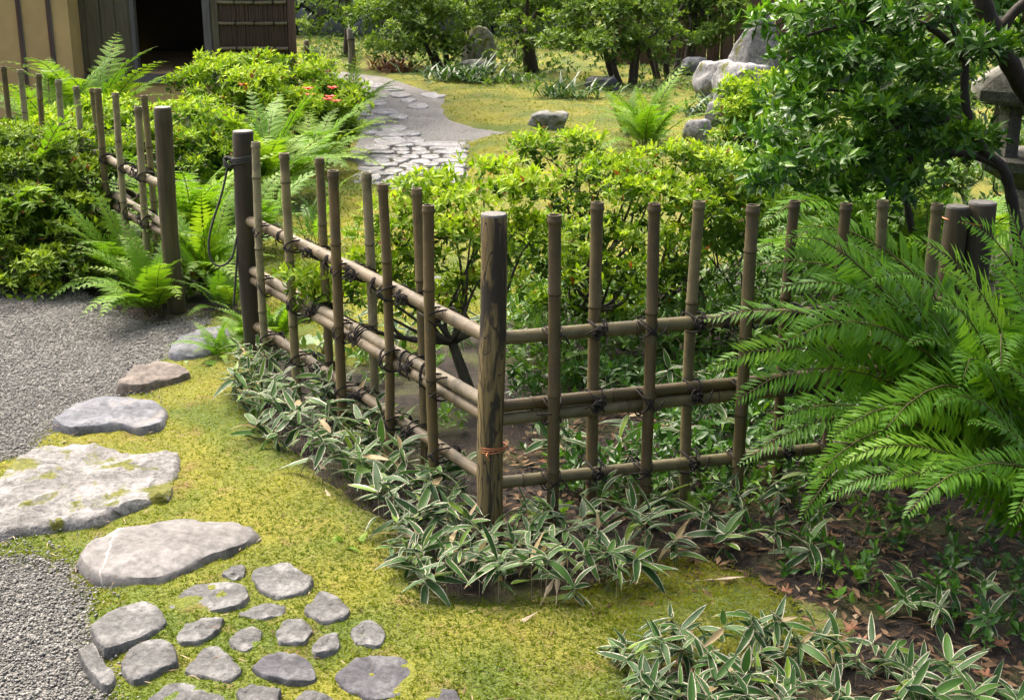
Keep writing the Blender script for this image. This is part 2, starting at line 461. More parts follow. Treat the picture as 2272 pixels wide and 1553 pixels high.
# ------------------------------------------------------------------ polygons and sheets
def P2(pxs, z=0.0): return np.array([G(x, y, z)[:2] for x, y in pxs])
def sdf(p, poly):
    """signed distance, positive inside"""
    p = np.asarray(p); d = np.full(len(p), 1e9); ins = np.zeros(len(p), bool)
    for i in range(len(poly)):
        a, b = poly[i], poly[(i + 1) % len(poly)]
        e = b - a; w = p - a
        t = np.clip((w @ e) / (e @ e + 1e-12), 0, 1)
        d = np.minimum(d, np.linalg.norm(w - t[:, None] * e, axis=1))
        c = ((a[1] <= p[:, 1]) != (b[1] <= p[:, 1])) & (p[:, 0] < (b[0] - a[0]) * (p[:, 1] - a[1]) / (b[1] - a[1] + 1e-12) + a[0])
        ins ^= c
    return np.where(ins, d, -d)
_w = [(RNG.normal(size=2) * s, RNG.uniform(0, 6.28), a) for s, a in [(2, 1), (3, .8), (5, .6), (8, .45), (13, .35), (20, .25), (33, .18), (45, .12)] for _ in range(2)]
def wob(p, scale=1.0):
    r = np.zeros(len(p))
    for k, ph, a in _w: r += a * np.sin(p @ k * scale + ph)
    return r / 3.0
def sheet(name, poly, step, z_in, z_out, edge, mat, holes=(), rough=.006, kind='structure'):
    lo, hi = poly.min(0) - edge * 2, poly.max(0) + edge * 2
    nx, ny = int((hi[0] - lo[0]) / step) + 2, int((hi[1] - lo[1]) / step) + 2
    xs = lo[0] + np.arange(nx) * step; ys = lo[1] + np.arange(ny) * step
    p = np.stack(np.meshgrid(xs, ys, indexing='xy'), -1).reshape(-1, 2)
    d = sdf(p, poly)
    for h in holes: d = np.minimum(d, -sdf(p, h))
    d = d + wob(p, 1.3) * edge * .55
    t = np.clip((d / edge) * .5 + .5, 0, 1); t = t * t * (3 - 2 * t)
    z = z_out + (z_in - z_out) * t + (wob(p, 2.2) * rough + wob(p, 6.0) * rough * .5) * t
    keep = d > -edge * 1.3
    idx = np.arange(nx * ny).reshape(ny, nx)
    q = np.stack([idx[:-1, :-1], idx[:-1, 1:], idx[1:, 1:], idx[1:, :-1]], -1).reshape(-1, 4)
    q = q[keep[q].all(1)]
    used, inv = np.unique(q, return_inverse=True)
    v = np.column_stack([p[used], z[used]])
    me = mesh(name, v, inv.reshape(-1, 4), mat, smooth=True)
    o = obj(name, me); tag(o, kind=kind)
    return o

# ground -----------------------------------------------------------
gx = np.concatenate([np.linspace(-60, -6, 12), np.linspace(-5, 5, 90), np.linspace(6, 60, 12)])
gy = np.concatenate([np.linspace(-30, 1, 10), np.linspace(1.3, 8, 70), np.linspace(8.5, 30, 40), np.linspace(35, 90, 6)])
gp = np.stack(np.meshgrid(gx, gy, indexing='xy'), -1).reshape(-1, 2)
gz = wob(gp, 1.5) * .010 - .012
nx, ny = len(gx), len(gy); idx = np.arange(nx * ny).reshape(ny, nx)
gq = np.stack([idx[:-1, :-1], idx[:-1, 1:], idx[1:, 1:], idx[1:, :-1]], -1).reshape(-1, 4)
tag(obj('ground', mesh('ground', np.column_stack([gp, gz]), gq, M['soil'], True)), kind='structure')

court_poly = P2([(-900, 560), (-300, 640), (0, 600), (150, 630), (260, 690), (340, 720), (420, 705), (470, 690), (520, 760), (420, 900), (350, 1100), (330, 1700), (330, 2200), (-1500, 2200), (-1500, 700)])
court = sheet('gravel_court', court_poly, .05, .004, -.02, .06, M['gravel'], rough=.003)
path_px = [(700, 165), (760, 158), (860, 172), (930, 195), (990, 214), (984, 245), (1000, 266), (1060, 285), (1150, 297), (1090, 306), (1012, 324), (1038, 345), (1040, 390), (960, 425), (880, 428), (825, 405), (770, 350), (800, 300), (785, 240), (770, 190)]
path_poly = P2(path_px)
tag(sheet('gravel_path', path_poly, .07, .006, -.02, .08, M['gravel_sunlit'], rough=.003), kind='structure')

front_moss_px = [(470, 690), (410, 745), (370, 800), (320, 850), (270, 875), (120, 935), (70, 1010), (-120, 1060), (-160, 1190), (0, 1235), (120, 1262), (165, 1325), (205, 1440), (250, 1540), (290, 1750), (1500, 1750), (1420, 1500), (1420, 1390), (1280, 1345), (1010, 1330), (930, 1265), (860, 1170), (770, 1085), (690, 1030), (580, 940), (540, 870), (590, 790), (620, 700)]
front_moss = P2(front_moss_px)
sheet('moss_bed', front_moss, .022, .022, -.03, .10, M['moss'], rough=.012)
patch_px = [(1240, 1330), (1400, 1270), (1500, 1235), (1640, 1270), (1760, 1340), (1780, 1420), (1600, 1460), (1380, 1480), (1250, 1420)]
patch_poly = P2(patch_px)
sheet('moss_patch', patch_poly, .025, .014, -.03, .13, M['moss'], rough=.012)
lawn_px = [(560, 690), (640, 780), (780, 800), (1000, 760), (1250, 640), (1700, 560), (2400, 470), (2800, 330), (2600, 40), (500, 40), (100, 190), (560, 420)]
lawn_poly = P2(lawn_px)
sheet('moss_lawn', lawn_poly, .10, .028, -.03, .12, M['moss_far'], holes=[path_poly], rough=.018)

# ------------------------------------------------------------------ stones
def outline_stone(name, pts, h, mat, parent=None, dome=.25, rough=.012, seed=0, n=30, label=None, cat=None, group=None, sink=.04):
    """a stone grown from its outline on the ground; pts (n,2) world"""
    pts = np.asarray(pts, float); c = pts.mean(0)
    q = np.vstack([pts, pts[:1]]); seg = np.linalg.norm(np.diff(q, axis=0), axis=1); s = np.concatenate([[0], np.cumsum(seg)])
    u = np.linspace(0, s[-1], n, endpoint=False)
    ring = np.column_stack([np.interp(u, s, q[:, 0]), np.interp(u, s, q[:, 1])])
    ring = .5 * ring + .25 * np.roll(ring, 1, 0) + .25 * np.roll(ring, -1, 0)
    ring = ring - c
    size = np.abs(ring).max()
    levels = [(1.05, -sink), (1.04, h * .25), (1.0, h * (.78 - dome * .3)), (.972, h * (.95 - dome * .3)), (.93, h * (1 - dome * .3)), (.76, h * (1 - dome * .16)), (.58, h * (1 - dome * .05)), (.38, h), (.18, h)]
    v = []
    for f, z in levels:
        for x, y in ring * f:
            nz = mnoise.fractal(Vector((x * 6 / size * .3 + seed, y * 6 / size * .3, z * 8)), .8, 2.0, 4)
            nz2 = mnoise.noise(Vector((x * 22, y * 22, z * 22 + seed)))
            nz3 = mnoise.noise(Vector((x * 55, y * 55, z * 40 + seed)))
            k = 1 + (nz * .045 + nz3 * .012 if z > -sink else 0)
            v.append((x * k, y * k, z + (nz * rough * 1.2 + nz2 * rough * .6 + nz3 * rough * .35 if f < 1.01 else 0)))
    v.append((0, 0, h))
    f = []
    m = len(levels)
    for i in range(m - 1):
        for k in range(n):
            a = i * n + k; b = i * n + (k + 1) % n
            f.append((a, b, b + n, a + n))
    for k in range(n): f.append(((m - 1) * n + k, (m - 1) * n + (k + 1) % n, m * n))
    area = sum(ring[k][0] * ring[(k + 1) % n][1] - ring[(k + 1) % n][0] * ring[k][1] for k in range(n))
    if area < 0: f = [tuple(reversed(x)) for x in f]
    me = mesh(name, v, f, mat, True); me.set_sharp_from_angle(angle=R(38))
    o = obj(name, me, None, parent, loc=(c[0], c[1], 0))
    tag(o, label, cat, group)
    return o

STEP = 'stepping stones beside the moss'
outline_stone('stepping_stone', P2([(-110, 1140), (0, 1050), (90, 995), (190, 985), (270, 992), (300, 1015), (392, 998), (400, 1022), (388, 1062), (372, 1100), (290, 1118), (200, 1150), (100, 1168), (0, 1178), (-110, 1190)], .04), .05, M['stone_white'], dome=.25, rough=.018, seed=3, n=60, label='large whitish stepping stone with dark moss in its cracks', cat='stone', group=STEP)
outline_stone('stepping_stone', P2([(172, 1238), (185, 1212), (240, 1182), (340, 1162), (440, 1155), (530, 1160), (572, 1180), (570, 1200), (520, 1220), (450, 1244), (400, 1276), (340, 1290), (260, 1288), (190, 1268)], .03), .052, M['stone_long'], dome=.7, rough=.006, seed=9, n=48, label='long smooth grey-brown stepping stone with a thin pale vein', cat='stone', group=STEP)
outline_stone('stepping_stone', P2([(120, 925), (160, 897), (230, 880), (310, 878), (340, 886), (372, 908), (360, 938), (320, 950), (260, 940), (200, 945), (160, 950), (125, 940)], .04), .045, M['stone_slate'], dome=.15, rough=.009, seed=5, n=44, label='flat bluish slate stepping stone with a rough left edge', cat='stone', group=STEP)
outline_stone('stepping_stone', P2([(255, 858), (300, 820), (350, 806), (400, 815), (428, 832), (370, 848), (310, 862)], .04), .065, M['stone_brown'], dome=.45, rough=.01, seed=7, n=36, label='brownish wedge-shaped stepping stone between the gravel and the moss', cat='stone', group=STEP)
outline_stone('stepping_stone', P2([(370, 782), (395, 753), (450, 730), (505, 722), (515, 758), (470, 785), (400, 795)], .04), .06, M['stone_slate'], dome=.5, rough=.01, seed=13, n=36, label='small blue-grey stepping stone half under pale ferns', cat='stone', group=STEP)

paving_bed = sheet('stone_paving', P2([(210, 1440), (240, 1340), (480, 1250), (640, 1240), (790, 1310), (870, 1400), (960, 1470), (1040, 1540), (1060, 1750), (290, 1750), (250, 1540)]), .04, .012, -.03, .05, M['moss'], rough=.004)
pav = [
 [(488, 1275), (515, 1258), (545, 1256), (543, 1275), (520, 1287)],
 [(555, 1275), (590, 1252), (640, 1248), (697, 1283), (680, 1312), (620, 1328), (575, 1305)],
 [(370, 1348), (420, 1300), (470, 1290), (530, 1292), (557, 1318), (535, 1342), (470, 1357), (395, 1358)],
 [(200, 1400), (235, 1360), (330, 1335), (352, 1350), (375, 1385), (360, 1400), (245, 1448), (232, 1452)],
 [(388, 1412), (410, 1385), (460, 1368), (497, 1368), (490, 1395), (440, 1425), (395, 1425)],
 [(505, 1420), (520, 1398), (555, 1387), (583, 1398), (580, 1425), (545, 1448), (525, 1440)],
 [(525, 1365), (560, 1342), (620, 1338), (636, 1343), (632, 1362), (580, 1375)],
 [(672, 1355), (710, 1308), (740, 1315), (778, 1350), (770, 1370), (715, 1382)],
 [(610, 1405), (625, 1380), (670, 1376), (698, 1395), (675, 1425), (620, 1428)],
 [(690, 1437), (715, 1405), (750, 1400), (755, 1440), (700, 1453)],
 [(775, 1400), (800, 1378), (845, 1385), (858, 1410), (845, 1430), (790, 1432)],
 [(265, 1480), (290, 1440), (365, 1423), (392, 1440), (395, 1475), (300, 1520), (285, 1515)],
 [(405, 1490), (445, 1445), (480, 1430), (510, 1450), (540, 1490), (500, 1515), (440, 1500)],
 [(553, 1475), (600, 1446), (640, 1443), (690, 1460), (705, 1508), (640, 1510), (580, 1498)],
 [(738, 1490), (790, 1455), (870, 1450), (915, 1465), (930, 1500), (890, 1545), (830, 1556), (760, 1530)],
 [(325, 1550), (370, 1516), (440, 1520), (500, 1545), (505, 1580), (400, 1620), (330, 1590)],
 [(520, 1535), (560, 1517), (625, 1525), (615, 1560), (540, 1570)],
 [(652, 1550), (680, 1532), (740, 1545), (750, 1580), (660, 1585)],
 [(940, 1550), (965, 1520), (1010, 1530), (1030, 1570), (960, 1590)],
 [(170, 1440), (205, 1425), (232, 1470), (262, 1505), (235, 1525), (190, 1480)],
 [(780, 1590), (850, 1575), (920, 1590), (900, 1640), (800, 1640)],
 [(540, 1600), (620, 1590), (690, 1610), (650, 1650), (560, 1650)]]
for i, p in enumerate(pav):
    outline_stone('paving_stone', P2(p, .03), .033 if i not in (3, 11) else .044, M['stone_dark'] if i in (13, 14, 18) else M['stone_grey'], paving_bed, dome=.12, rough=.006, seed=i * 3.7, n=32)

# far path stones
far_paving = []
for i, (x, y, w, h) in enumerate([(834, 193, 46, 10), (872, 201, 54, 10), (815, 205, 40, 9), (888, 214, 50, 13), (962, 214, 62, 14), (928, 238, 50, 14), (852, 251, 66, 14), (829, 272, 60, 18), (874, 288, 66, 14), (868, 302, 70, 12), (864, 317, 76, 17), (806, 222, 40, 12), (812, 186, 36, 8), (800, 238, 44, 12), (838, 232, 40, 11), (885, 262, 46, 12), (812, 256, 36, 11), (845, 216, 38, 10), (905, 226, 40, 10), (820, 296, 44, 13), (915, 300, 44, 11), (922, 316, 46, 12), (826, 332, 40, 13)]):
    a = np.linspace(0, 2 * math.pi, 9, endpoint=False)
    rr = 1 + RNG.uniform(-.14, .14, 9)
    pts = P2([(x + w / 2 * math.cos(t) * r, y + h / 2 * math.sin(t) * r) for t, r in zip(a, rr)])
    o = outline_stone('stepping_stone', pts, .022, M['stone_path'], dome=.3, rough=.01, seed=i * 2.1 + 40, n=16,
                      label='pale flat stepping stone in the gravel path behind the fence', cat='stone', group='flat stones along the far path')

def clip_poly(poly, n, d):
    out = []
    for i in range(len(poly)):
        a, b = poly[i], poly[(i + 1) % len(poly)]
        da, db = a @ n - d, b @ n - d
        if da <= 0: out.append(a)
        if (da < 0) != (db < 0): out.append(a + (b - a) * da / (da - db))
    return out
def cells(seeds, lo, hi, inset):
    res = []
    for i, s in enumerate(seeds):
        p = [np.array(q, float) for q in ((lo[0], lo[1]), (hi[0], lo[1]), (hi[0], hi[1]), (lo[0], hi[1]))]
        for j, t in enumerate(seeds):
            if i == j: continue
            e = t - s; L = np.linalg.norm(e)
            if L > 4 * (hi[0] - lo[0]): continue
            n_ = e / L; p = clip_poly(p, n_, n_ @ ((s + t) / 2) - inset)
            if len(p) < 3: break
        if len(p) >= 3: res.append(np.array(p))
    return res
cob_poly = P2([(848, 321), (975, 321), (1008, 355), (1015, 388), (941, 408), (881, 412), (824, 395), (838, 362)])
lo, hi = cob_poly.min(0), cob_poly.max(0)
seeds = []
sp_ = .165
for i, y in enumerate(np.arange(lo[1], hi[1], sp_ * 1.25)):
    for x in np.arange(lo[0], hi[0], sp_):
        seeds.append(np.array([x + (i % 2) * sp_ / 2, y]) + RNG.uniform(-.045, .045, 2))
seeds = [s for s in seeds if sdf(np.array([s]), cob_poly)[0] > -.02]
cob_bed = sheet('cobble_paving', cob_poly, .06, .012, -.02, .05, M['soil'], rough=.002)
for i, p in enumerate(cells(seeds, lo - .05, hi + .05, .010)):
    outline_stone('cobble', p, .026 + RNG.uniform(-.005, .008), M['stone_path'], cob_bed, dome=.35, rough=.008, seed=i * 1.3, n=12)

def boulder(name, base, dims, mat, seed, label, cat='rock', group=None, cuts=6, taper=0.0, lean=(0, 0), rz=0.0, parent=None, sub=4):
    """faceted rock: an icosphere cut by random planes, then roughened"""
    import bmesh
    bm = bmesh.new(); bmesh.ops.create_icosphere(bm, subdivisions=sub, radius=1.0)
    rg = np.random.default_rng(seed)
    pl = []
    for _ in range(cuts):
        n_ = rg.normal(size=3); n_[2] *= .5; n_ /= np.linalg.norm(n_); pl.append((n_, rg.uniform(.55, .85)))
    pl.append((np.array([0, 0, 1.0]), .8))
    for v in bm.verts:
        p = np.array(v.co)
        for n_, d in pl:
            e = p @ n_ - d
            if e > 0: p = p - n_ * e * .92
        nz = mnoise.fractal(Vector(p * 1.6) + Vector((seed * 3.1, 0, 0)), .7, 2.0, 5)
        p = p * (1 + nz * .13)
        z = (p[2] + 1) / 2
        k = 1 - taper * z
        v.co = ((p[0] * k + lean[0] * z) * dims[0] / 2, (p[1] * k + lean[1] * z) * dims[1] / 2, (z - .12) * dims[2] * 1.12)
    cs = np.array([v.co[:] for v in bm.verts]); mn, mx = cs.min(0), cs.max(0)
    for v in bm.verts:
        u_ = (np.array(v.co) - mn) / (mx - mn)
        v.co = ((u_[0] - .5) * dims[0], (u_[1] - .5) * dims[1], (u_[2] - .12) / .88 * dims[2])
    me = bpy.data.meshes.new(name); bm.to_mesh(me); bm.free(); me.shade_smooth(); me.materials.append(mat)
    o = obj(name, me, None, parent, loc=base, rot=(0, 0, rz))
    return tag(o, label, cat, group)

def px_rock(name, px, py, w, h, Y, mat, seed, label, depth=None, **kw):
    """rock whose base centre shows at (px, py), w x h photo pixels, Y metres away on the ground"""
    b = G(px, py); s = PXM(px, py, b[1])
    return boulder(name, (b[0], b[1], 0), (w * s, (depth or w * .7) * s, h * s), mat, seed, label, **kw)
px_rock('boulder', 1215, 292, 92, 46, 0, M['boulder_moss'], 5, 'squat square grey rock alone on the yellow moss', cuts=5, depth=60)
px_rock('boulder', 1668, 190, 140, 158, 0, M['boulder'], 15, 'tall pointed grey standing rock beside the dark shrub', taper=.72, lean=(.25, 0), cuts=9, depth=90)
px_rock('boulder', 1590, 225, 110, 90, 0, M['boulder'], 21, 'pale rounded boulder at the foot of the tall standing rock', depth=90)
px_rock('boulder', 1640, 240, 120, 100, 0, M['boulder'], 27, 'pale boulder behind the lime-green azalea mound', depth=90)
px_rock('boulder', 1545, 172, 80, 45, 0, M['stone_slate'], 31, 'dark grey low rock left of the tall standing rock', depth=60)
px_rock('boulder', 1590, 285, 70, 60, 0, M['boulder'], 33, 'light rock in front of the azalea mound, above the ferns', depth=60)
px_rock('boulder', 1545, 322, 64, 58, 0, M['boulder'], 37, 'small pale rock low beside the lime-green azalea mound', depth=60)
px_rock('boulder', 1062, 152, 78, 92, 0, M['boulder_moss'], 41, 'mossy upright stone under the back trees', taper=.5, depth=50)
px_rock('boulder', 1060, 166, 82, 34, 0, M['boulder_moss'], 43, 'flat mossy rock at the foot of the upright stone', depth=60)
px_rock('boulder', 1335, 205, 80, 35, 0, M['stone_dark'], 47, 'dark low rock under the multi-stemmed shrub', depth=60)
px_rock('boulder', 945, 655, 90, 40, 0, M['stone_white'], 51, 'whitish stone behind the left bamboo fence', depth=90)
px_rock('boulder', 655, 716, 90, 40, 0, M['stone_white'], 53, 'whitish stone seen between the first bamboo poles', depth=90)
px_rock('boulder', 1715, 640, 110, 60, 0, M['stone_brown'], 57, 'tan stone behind the right bamboo fence', depth=90)
px_rock('boulder', 1750, 575, 110, 60, 0, M['stone_brown'], 59, 'rusty brown stone among ferns behind the right fence', depth=90)

# ------------------------------------------------------------------ bamboo fences
def bamboo_profile(length, r, top=True, seed=0):
    rg = random.Random(seed); prof = [(r, 0)]
    z = rg.uniform(.08, .24)
    while z < length - .07:
        prof += [(r * .99, z - .014), (r * .98, z - .006), (r * .955, z - .002), (r * 1.14, z + .001), (r * 1.13, z + .004), (r * 1.0, z + .010)]
        z += rg.uniform(.22, .30)
    if top:
        prof += [(r, length - .034), (r * 1.02, length - .026), (r * 1.17, length - .020), (r * 1.16, length - .015), (r * 1.06, length - .010),
                 (r * 1.08, length), (r * .84, length), (r * .78, length - .007), (0.001, length - .007)]
    else:
        prof += [(r, length)]
    return prof
def make_pole(length, r, seed, top=True, mat=None):
    rg = random.Random(seed + 1)
    bx, by = rg.uniform(-.012, .012), rg.uniform(-.012, .012)
    mb = MB(); mb.lathe(bamboo_profile(length, r, top, seed), 12, bend=lambda z: (bx * math.sin(z / length * 3.1), by * math.sin(z / length * 3.1)))
    pr_ = bamboo_profile(length, r, top, seed)
    fl_ = np.repeat([1.0 if q[0] < r * .96 and q[1] < length - .02 else (.25 if q[0] > r * 1.1 else 0.0) for q in pr_], 12)
    me = mesh('pole', mb.v, mb.f, mat, False, tint=fl_)
    me.shade_smooth(); me.set_sharp_from_angle(angle=R(50))
    return me
def tie_mesh(kind, seed):
    """rope lashing. X along the rail, Z up, -Y towards the pole in front; rail axis at the origin"""
    rg = random.Random(seed); mb = MB(); rr = .0027
    if kind in ('cross', 'cross2'):
        zc, rz_, ry = (0, .028, .024) if kind == 'cross' else (-.02, .046, .024)
        py = -.038
        for sgn in (1, -1):
            for off in (-.004, .005):
                pts = []
                for k in range(17):
                    a = 2 * math.pi * k / 16
                    yy = math.cos(a)
                    y = -.062 if yy < -.3 else (.024 if yy > .3 else .5 * (-.062 + .024) + yy * .14)
                    x = sgn * math.sin(a) * .021 + off
                    z = zc + math.sin(a) * (rz_ * .8) * 1.0 + off * .5
                    y = -.019 + yy * .041
                    pts.append((x, y, z))
                mb.tube(pts, rr, 5, False)
        for q in range(3):    # knot behind, with loose ends
            pts = []
            cx_, cz_ = rg.uniform(-.015, .015), zc + rg.uniform(-.01, .012)
            for k in range(9):
                a = 2 * math.pi * k / 8
                pts.append((cx_ + .016 * math.cos(a), .028 + .010 * math.sin(a + q), cz_ + .014 * math.sin(a)))
            mb.tube(pts, rr, 5, False)
        for q in range(3):
            sx = rg.choice((-1, 1)); y0 = .03 if q < 2 else -.055
            p = [(0, y0, zc), (sx * .02, y0 + (.012 if q < 2 else -.006), zc + rg.uniform(-.02, .02)), (sx * rg.uniform(.035, .06), y0 + rg.uniform(-.01, .02) * (1 if q < 2 else -.4), zc + rg.uniform(-.035, .02))]
            mb.tube(smooth_path(p, 4), [rr * 1.1] * 8 + [rr * .7], 5)
    else:
        rz_, zc = (.0235, 0) if kind == 'ring' else (.043, -.02)
        for off in (-.005, .003, .010)[:2 if kind == 'ring2' else 3]:
            pts = []
            for k in range(15):
                a = 2 * math.pi * k / 14
                pts.append((off + rg.uniform(-.0012, .0012), .0235 * math.cos(a), zc + rz_ * math.sin(a)))
            mb.tube(pts, rr, 5, False)
        mb.tube(smooth_path([(0, -.024, zc), (.008, -.032, zc - .01), (.012, -.03, zc - .028)], 3), rr, 5)
    return mesh('rope_tie', mb.v, mb.f, M['rope'], True)
TIES = {k: [tie_mesh(k, i * 7 + 3) for i in range(3)] for k in ('cross', 'cross2', 'ring', 'ring2')}
RAILZ = {'top': .60, 'mid': .398, 'mid2': .358, 'low': .165}

def fence(a, b, poles, label, mat_p, mat_r, rail_ext=(0, 0), rails=('top', 'mid', 'mid2', 'low'), seed=0, rings=True, ties=True, posts=()):
    """a, b: ground points; poles: (px, py, front) pixels of their tops"""
    a, b = np.array(a[:2]), np.array(b[:2]); d = b - a; L = np.linalg.norm(d); d /= L
    nrm = np.array([-d[1], d[0]])
    if nrm @ (-a) > 0: nrm = -nrm                 # local +Y points away from the viewer
    flip = np.cross(np.append(d, 0), np.append(nrm, 0))[2] < 0
    if flip:                                       # keep a right-handed local frame
        a, b, d = b, a, -d
    root = empty('bamboo_fence', (a[0], a[1], 0), label, 'fence', 'low bamboo lattice fences', rz=math.atan2(d[1], d[0]))
    rg = random.Random(seed)
    ss = []
    for i, (px, py, front) in enumerate(poles):
        off = -.038 if front else .038
        v = ray(px, py); q = a + nrm * off
        t = ((q - EYE[:2]) @ nrm) / (v[:2] @ nrm)
        P = EYE + v * t
        s = (P[:2] - a) @ d; h = P[2]
        h = min(max(h, .84), 1.02)
        me = make_pole(h + .03, .0168 * rg.uniform(.93, 1.08), seed * 31 + i, True, mat_p)
        obj('pole', me, None, root, loc=(s, off, -.03), rot=(rg.uniform(-.008, .008), rg.uniform(-.012, .012), rg.uniform(0, 6)))
        ss.append((s, front))
    for j, rn in enumerate(rails):
        r = .0205 if rn in ('top',) else .0185
        x0, x1 = -rail_ext[0], L + rail_ext[1]
        me = make_pole(x1 - x0, r, seed * 17 + j * 5, False, mat_r)
        obj('rail', me, None, root, loc=(x0, rg.uniform(-.002, .002), RAILZ[rn]), rot=(0, R(90) + rg.uniform(-.004, .004), 0))
    if ties:
        for i, (s, front) in enumerate(ss):
            for rn, kind in (('top', 'cross'), ('mid', 'cross2'), ('low', 'cross')):
                if rn in rails and 0 < s < L:
                    obj('rope_tie', TIES[kind][rg.randrange(3)], None, root, loc=(s, 0, RAILZ[rn]), rot=(0, 0, 0 if front else math.pi))
        if rings:
            so = sorted(s for s, f in ss if 0 < s < L)
            for s0, s1 in zip(so, so[1:]):
                if s1 - s0 < .09: continue
                for rn, kind in (('top', 'ring'), ('mid', 'ring2')):
                    if rg.random() < .6:
                        obj('rope_tie', TIES[kind][rg.randrange(3)], None, root, loc=(s0 + (s1 - s0) * rg.uniform(.4, .6), 0, RAILZ[rn]))
    return root, a, d, nrm

def make_post(name, base, h, r, mat, parent=None, seed=0, lean=(0, 0), topmat=None, rz=0):
    rg = random.Random(seed)
    mb = MB()
    prof = [(r * 1.06, 0)]
    k = 14
    for i in range(1, k):
        prof.append((r * (1.05 - .06 * i / k) * rg.uniform(.975, 1.025), (h - .012) * i / k))
    prof += [(r * .98, h - .006), (r * .93, h), (r * .5, h + .001), (.001, h)]
    mb.lathe(prof, 16, bend=lambda z: (lean[0] * z + .006 * math.sin(z * 5 + seed), lean[1] * z + .006 * math.sin(z * 4 + seed)))
    me = mesh(name, mb.v, mb.f, mat, False); me.shade_smooth(); me.set_sharp_from_angle(angle=R(55))
    if topmat is not None:
        me.materials.append(topmat)
        for p in me.polygons:
            if p.center.z > h - .004: p.material_index = 1
    return obj(name, me, None, parent, loc=base, rot=(0, 0, rz))

def top_point(px, py, h): return G(px, py, h)
PC = top_point(1090, 478, .95); PG2 = top_point(537, 293, .95); PG1 = top_point(358, 240, .95); PR = top_point(2140, 455, .90)
def g0(p): return np.array([p[0], p[1], 0.0])

fl, fa, fd, fn = fence(PC, PG2, [(563, 315, 1), (632, 340, 1), (713, 352, 0), (738, 378, 1), (812, 382, 0), (845, 410, 1), (932, 418, 0), (955, 455, 1)],
                       'pale bamboo lattice fence running from the corner post back to the black gate post', M['bamboo'], M['bamboo_rail'], seed=1)
def in_fence(root, p):
    return root.matrix_basis.inverted() @ Vector(p)
cp = make_post('post', in_fence(fl, g0(PC)), .955, .037, M['bark_post'], fl, 4, topmat=M['post_top'])
cp['label'] = 'stout corner post with black knotty bark pattern'
mb = MB()
for q in range(3):
    mb.tube([(.0405 * math.cos(t), .0405 * math.sin(t), .275 + q * .004 + .004 * math.sin(t + q)) for t in np.linspace(0, 6.28, 25)], .0016, 5, False)
mb.tube(smooth_path([(.03, -.03, .28), (.045, -.045, .275), (.052, -.04, .262)], 4), .0016, 5)
mb.build('copper_wire', M['copper'], cp)
gp2 = make_post('post', in_fence(fl, g0(PG2)), .955, .041, M['post_black'], fl, 9, topmat=M['post_top'])
gp2['label'] = 'blackened gate post with a grey cut top'

fr, *_ = fence(PC, PR, [(1232, 475, 1), (1325, 450, 0), (1450, 452, 1), (1548, 447, 0), (1670, 455, 1), (1767, 445, 0), (1882, 452, 1), (1965, 445, 0), (2075, 452, 1)],
               'shade-darkened weathered bamboo lattice fence running right from the corner post into the ferns', M['bamboo_shaded'], M['bamboo_shaded'], seed=2, rings=True)
ep = make_post('post', in_fence(fr, g0(top_point(2124, 456, .89))), .89, .036, M['post_wood'], fr, 14, topmat=M['frame_wood'])
ep['label'] = 'pale cut end post tied with copper wire'
ep2 = make_post('post', in_fence(fr, g0(top_point(2178, 448, .90))), .90, .043, M['post_black'], fr, 15, topmat=M['post_top'])
ep2['label'] = 'thick charred end post beside the paler one'
mb = MB()
p0, p1 = g0(top_point(2124, 456, .89)), g0(top_point(2178, 448, .90))
q0, q1 = Vector(in_fence(fr, p0)), Vector(in_fence(fr, p1))
c_ = (q0 + q1) / 2; hx = (q1 - q0).length / 2 + .042; ax = (q1 - q0).normalized()
mb.tube([tuple(c_ + ax * hx * math.cos(t) + Vector((-ax.y, ax.x, 0)) * .047 * math.sin(t) + Vector((0, 0, .84 - .012 * math.cos(t)))) for t in np.linspace(0, 6.28, 33)], .0018, 5, False)
mb.build('copper_wire', M['copper'], fr)

B1 = top_point(205, 190, .95); B2 = top_point(-160, 120, .95)
fg, *_ = fence(PG1, B1, [(318, 212, 0), (300, 237, 1), (258, 207, 1), (215, 197, 1)],
               'bamboo lattice fence left of the gate, half overgrown by ferns', M['bamboo'], M['bamboo_rail'], seed=3)
gp1 = make_post('post', in_fence(fg, g0(PG1)), .955, .040, M['post_wood'], fg, 22, topmat=M['post_top'])
gp1['label'] = 'grey-brown gate post with a pale cut top'
fb, *_ = fence(B1, B2, [(205, 197, 0), (172, 192, 1), (130, 178, 0), (82, 165, 1), (42, 155, 0), (10, 148, 1), (-40, 140, 0), (-90, 130, 1)],
               'far bamboo lattice fence in front of the yellow plaster wall', M['bamboo'], M['bamboo_rail'], seed=4, rings=False)

# rope hanging at the gate
rp = g0(PG2)
mb = MB()
def atp(px, py): return A(px, py, PG2[1] - .02)
mb.tube(smooth_path([atp(505, 372), atp(492, 430), atp(470, 500), atp(463, 545), atp(470, 580), atp(492, 590), atp(515, 570), atp(528, 520), atp(524, 600), atp(518, 680)], 6), .0045, 6)
zt = A(530, 358, PG2[1])[2]
for q in range(3):
    mb.tube([(rp[0] + .047 * math.cos(t), rp[1] + .047 * math.sin(t), zt + q * .009 + .008 * math.cos(t)) for t in np.linspace(0, 6.28, 21)], .0055, 6, False)
kx = atp(507, 360)
for q in range(4):
    mb.tube([kx + np.array([.016 * math.cos(t + q), .014 * math.sin(t) * math.cos(q), .018 * math.sin(t + q * .7)]) for t in np.linspace(0, 6.28, 13)], .0055, 6, False)
tag(mb.build('gate_rope', M['rope_grey'], smooth=True), 'thin dark rope knotted to the black gate post and hanging in a loop', 'rope')

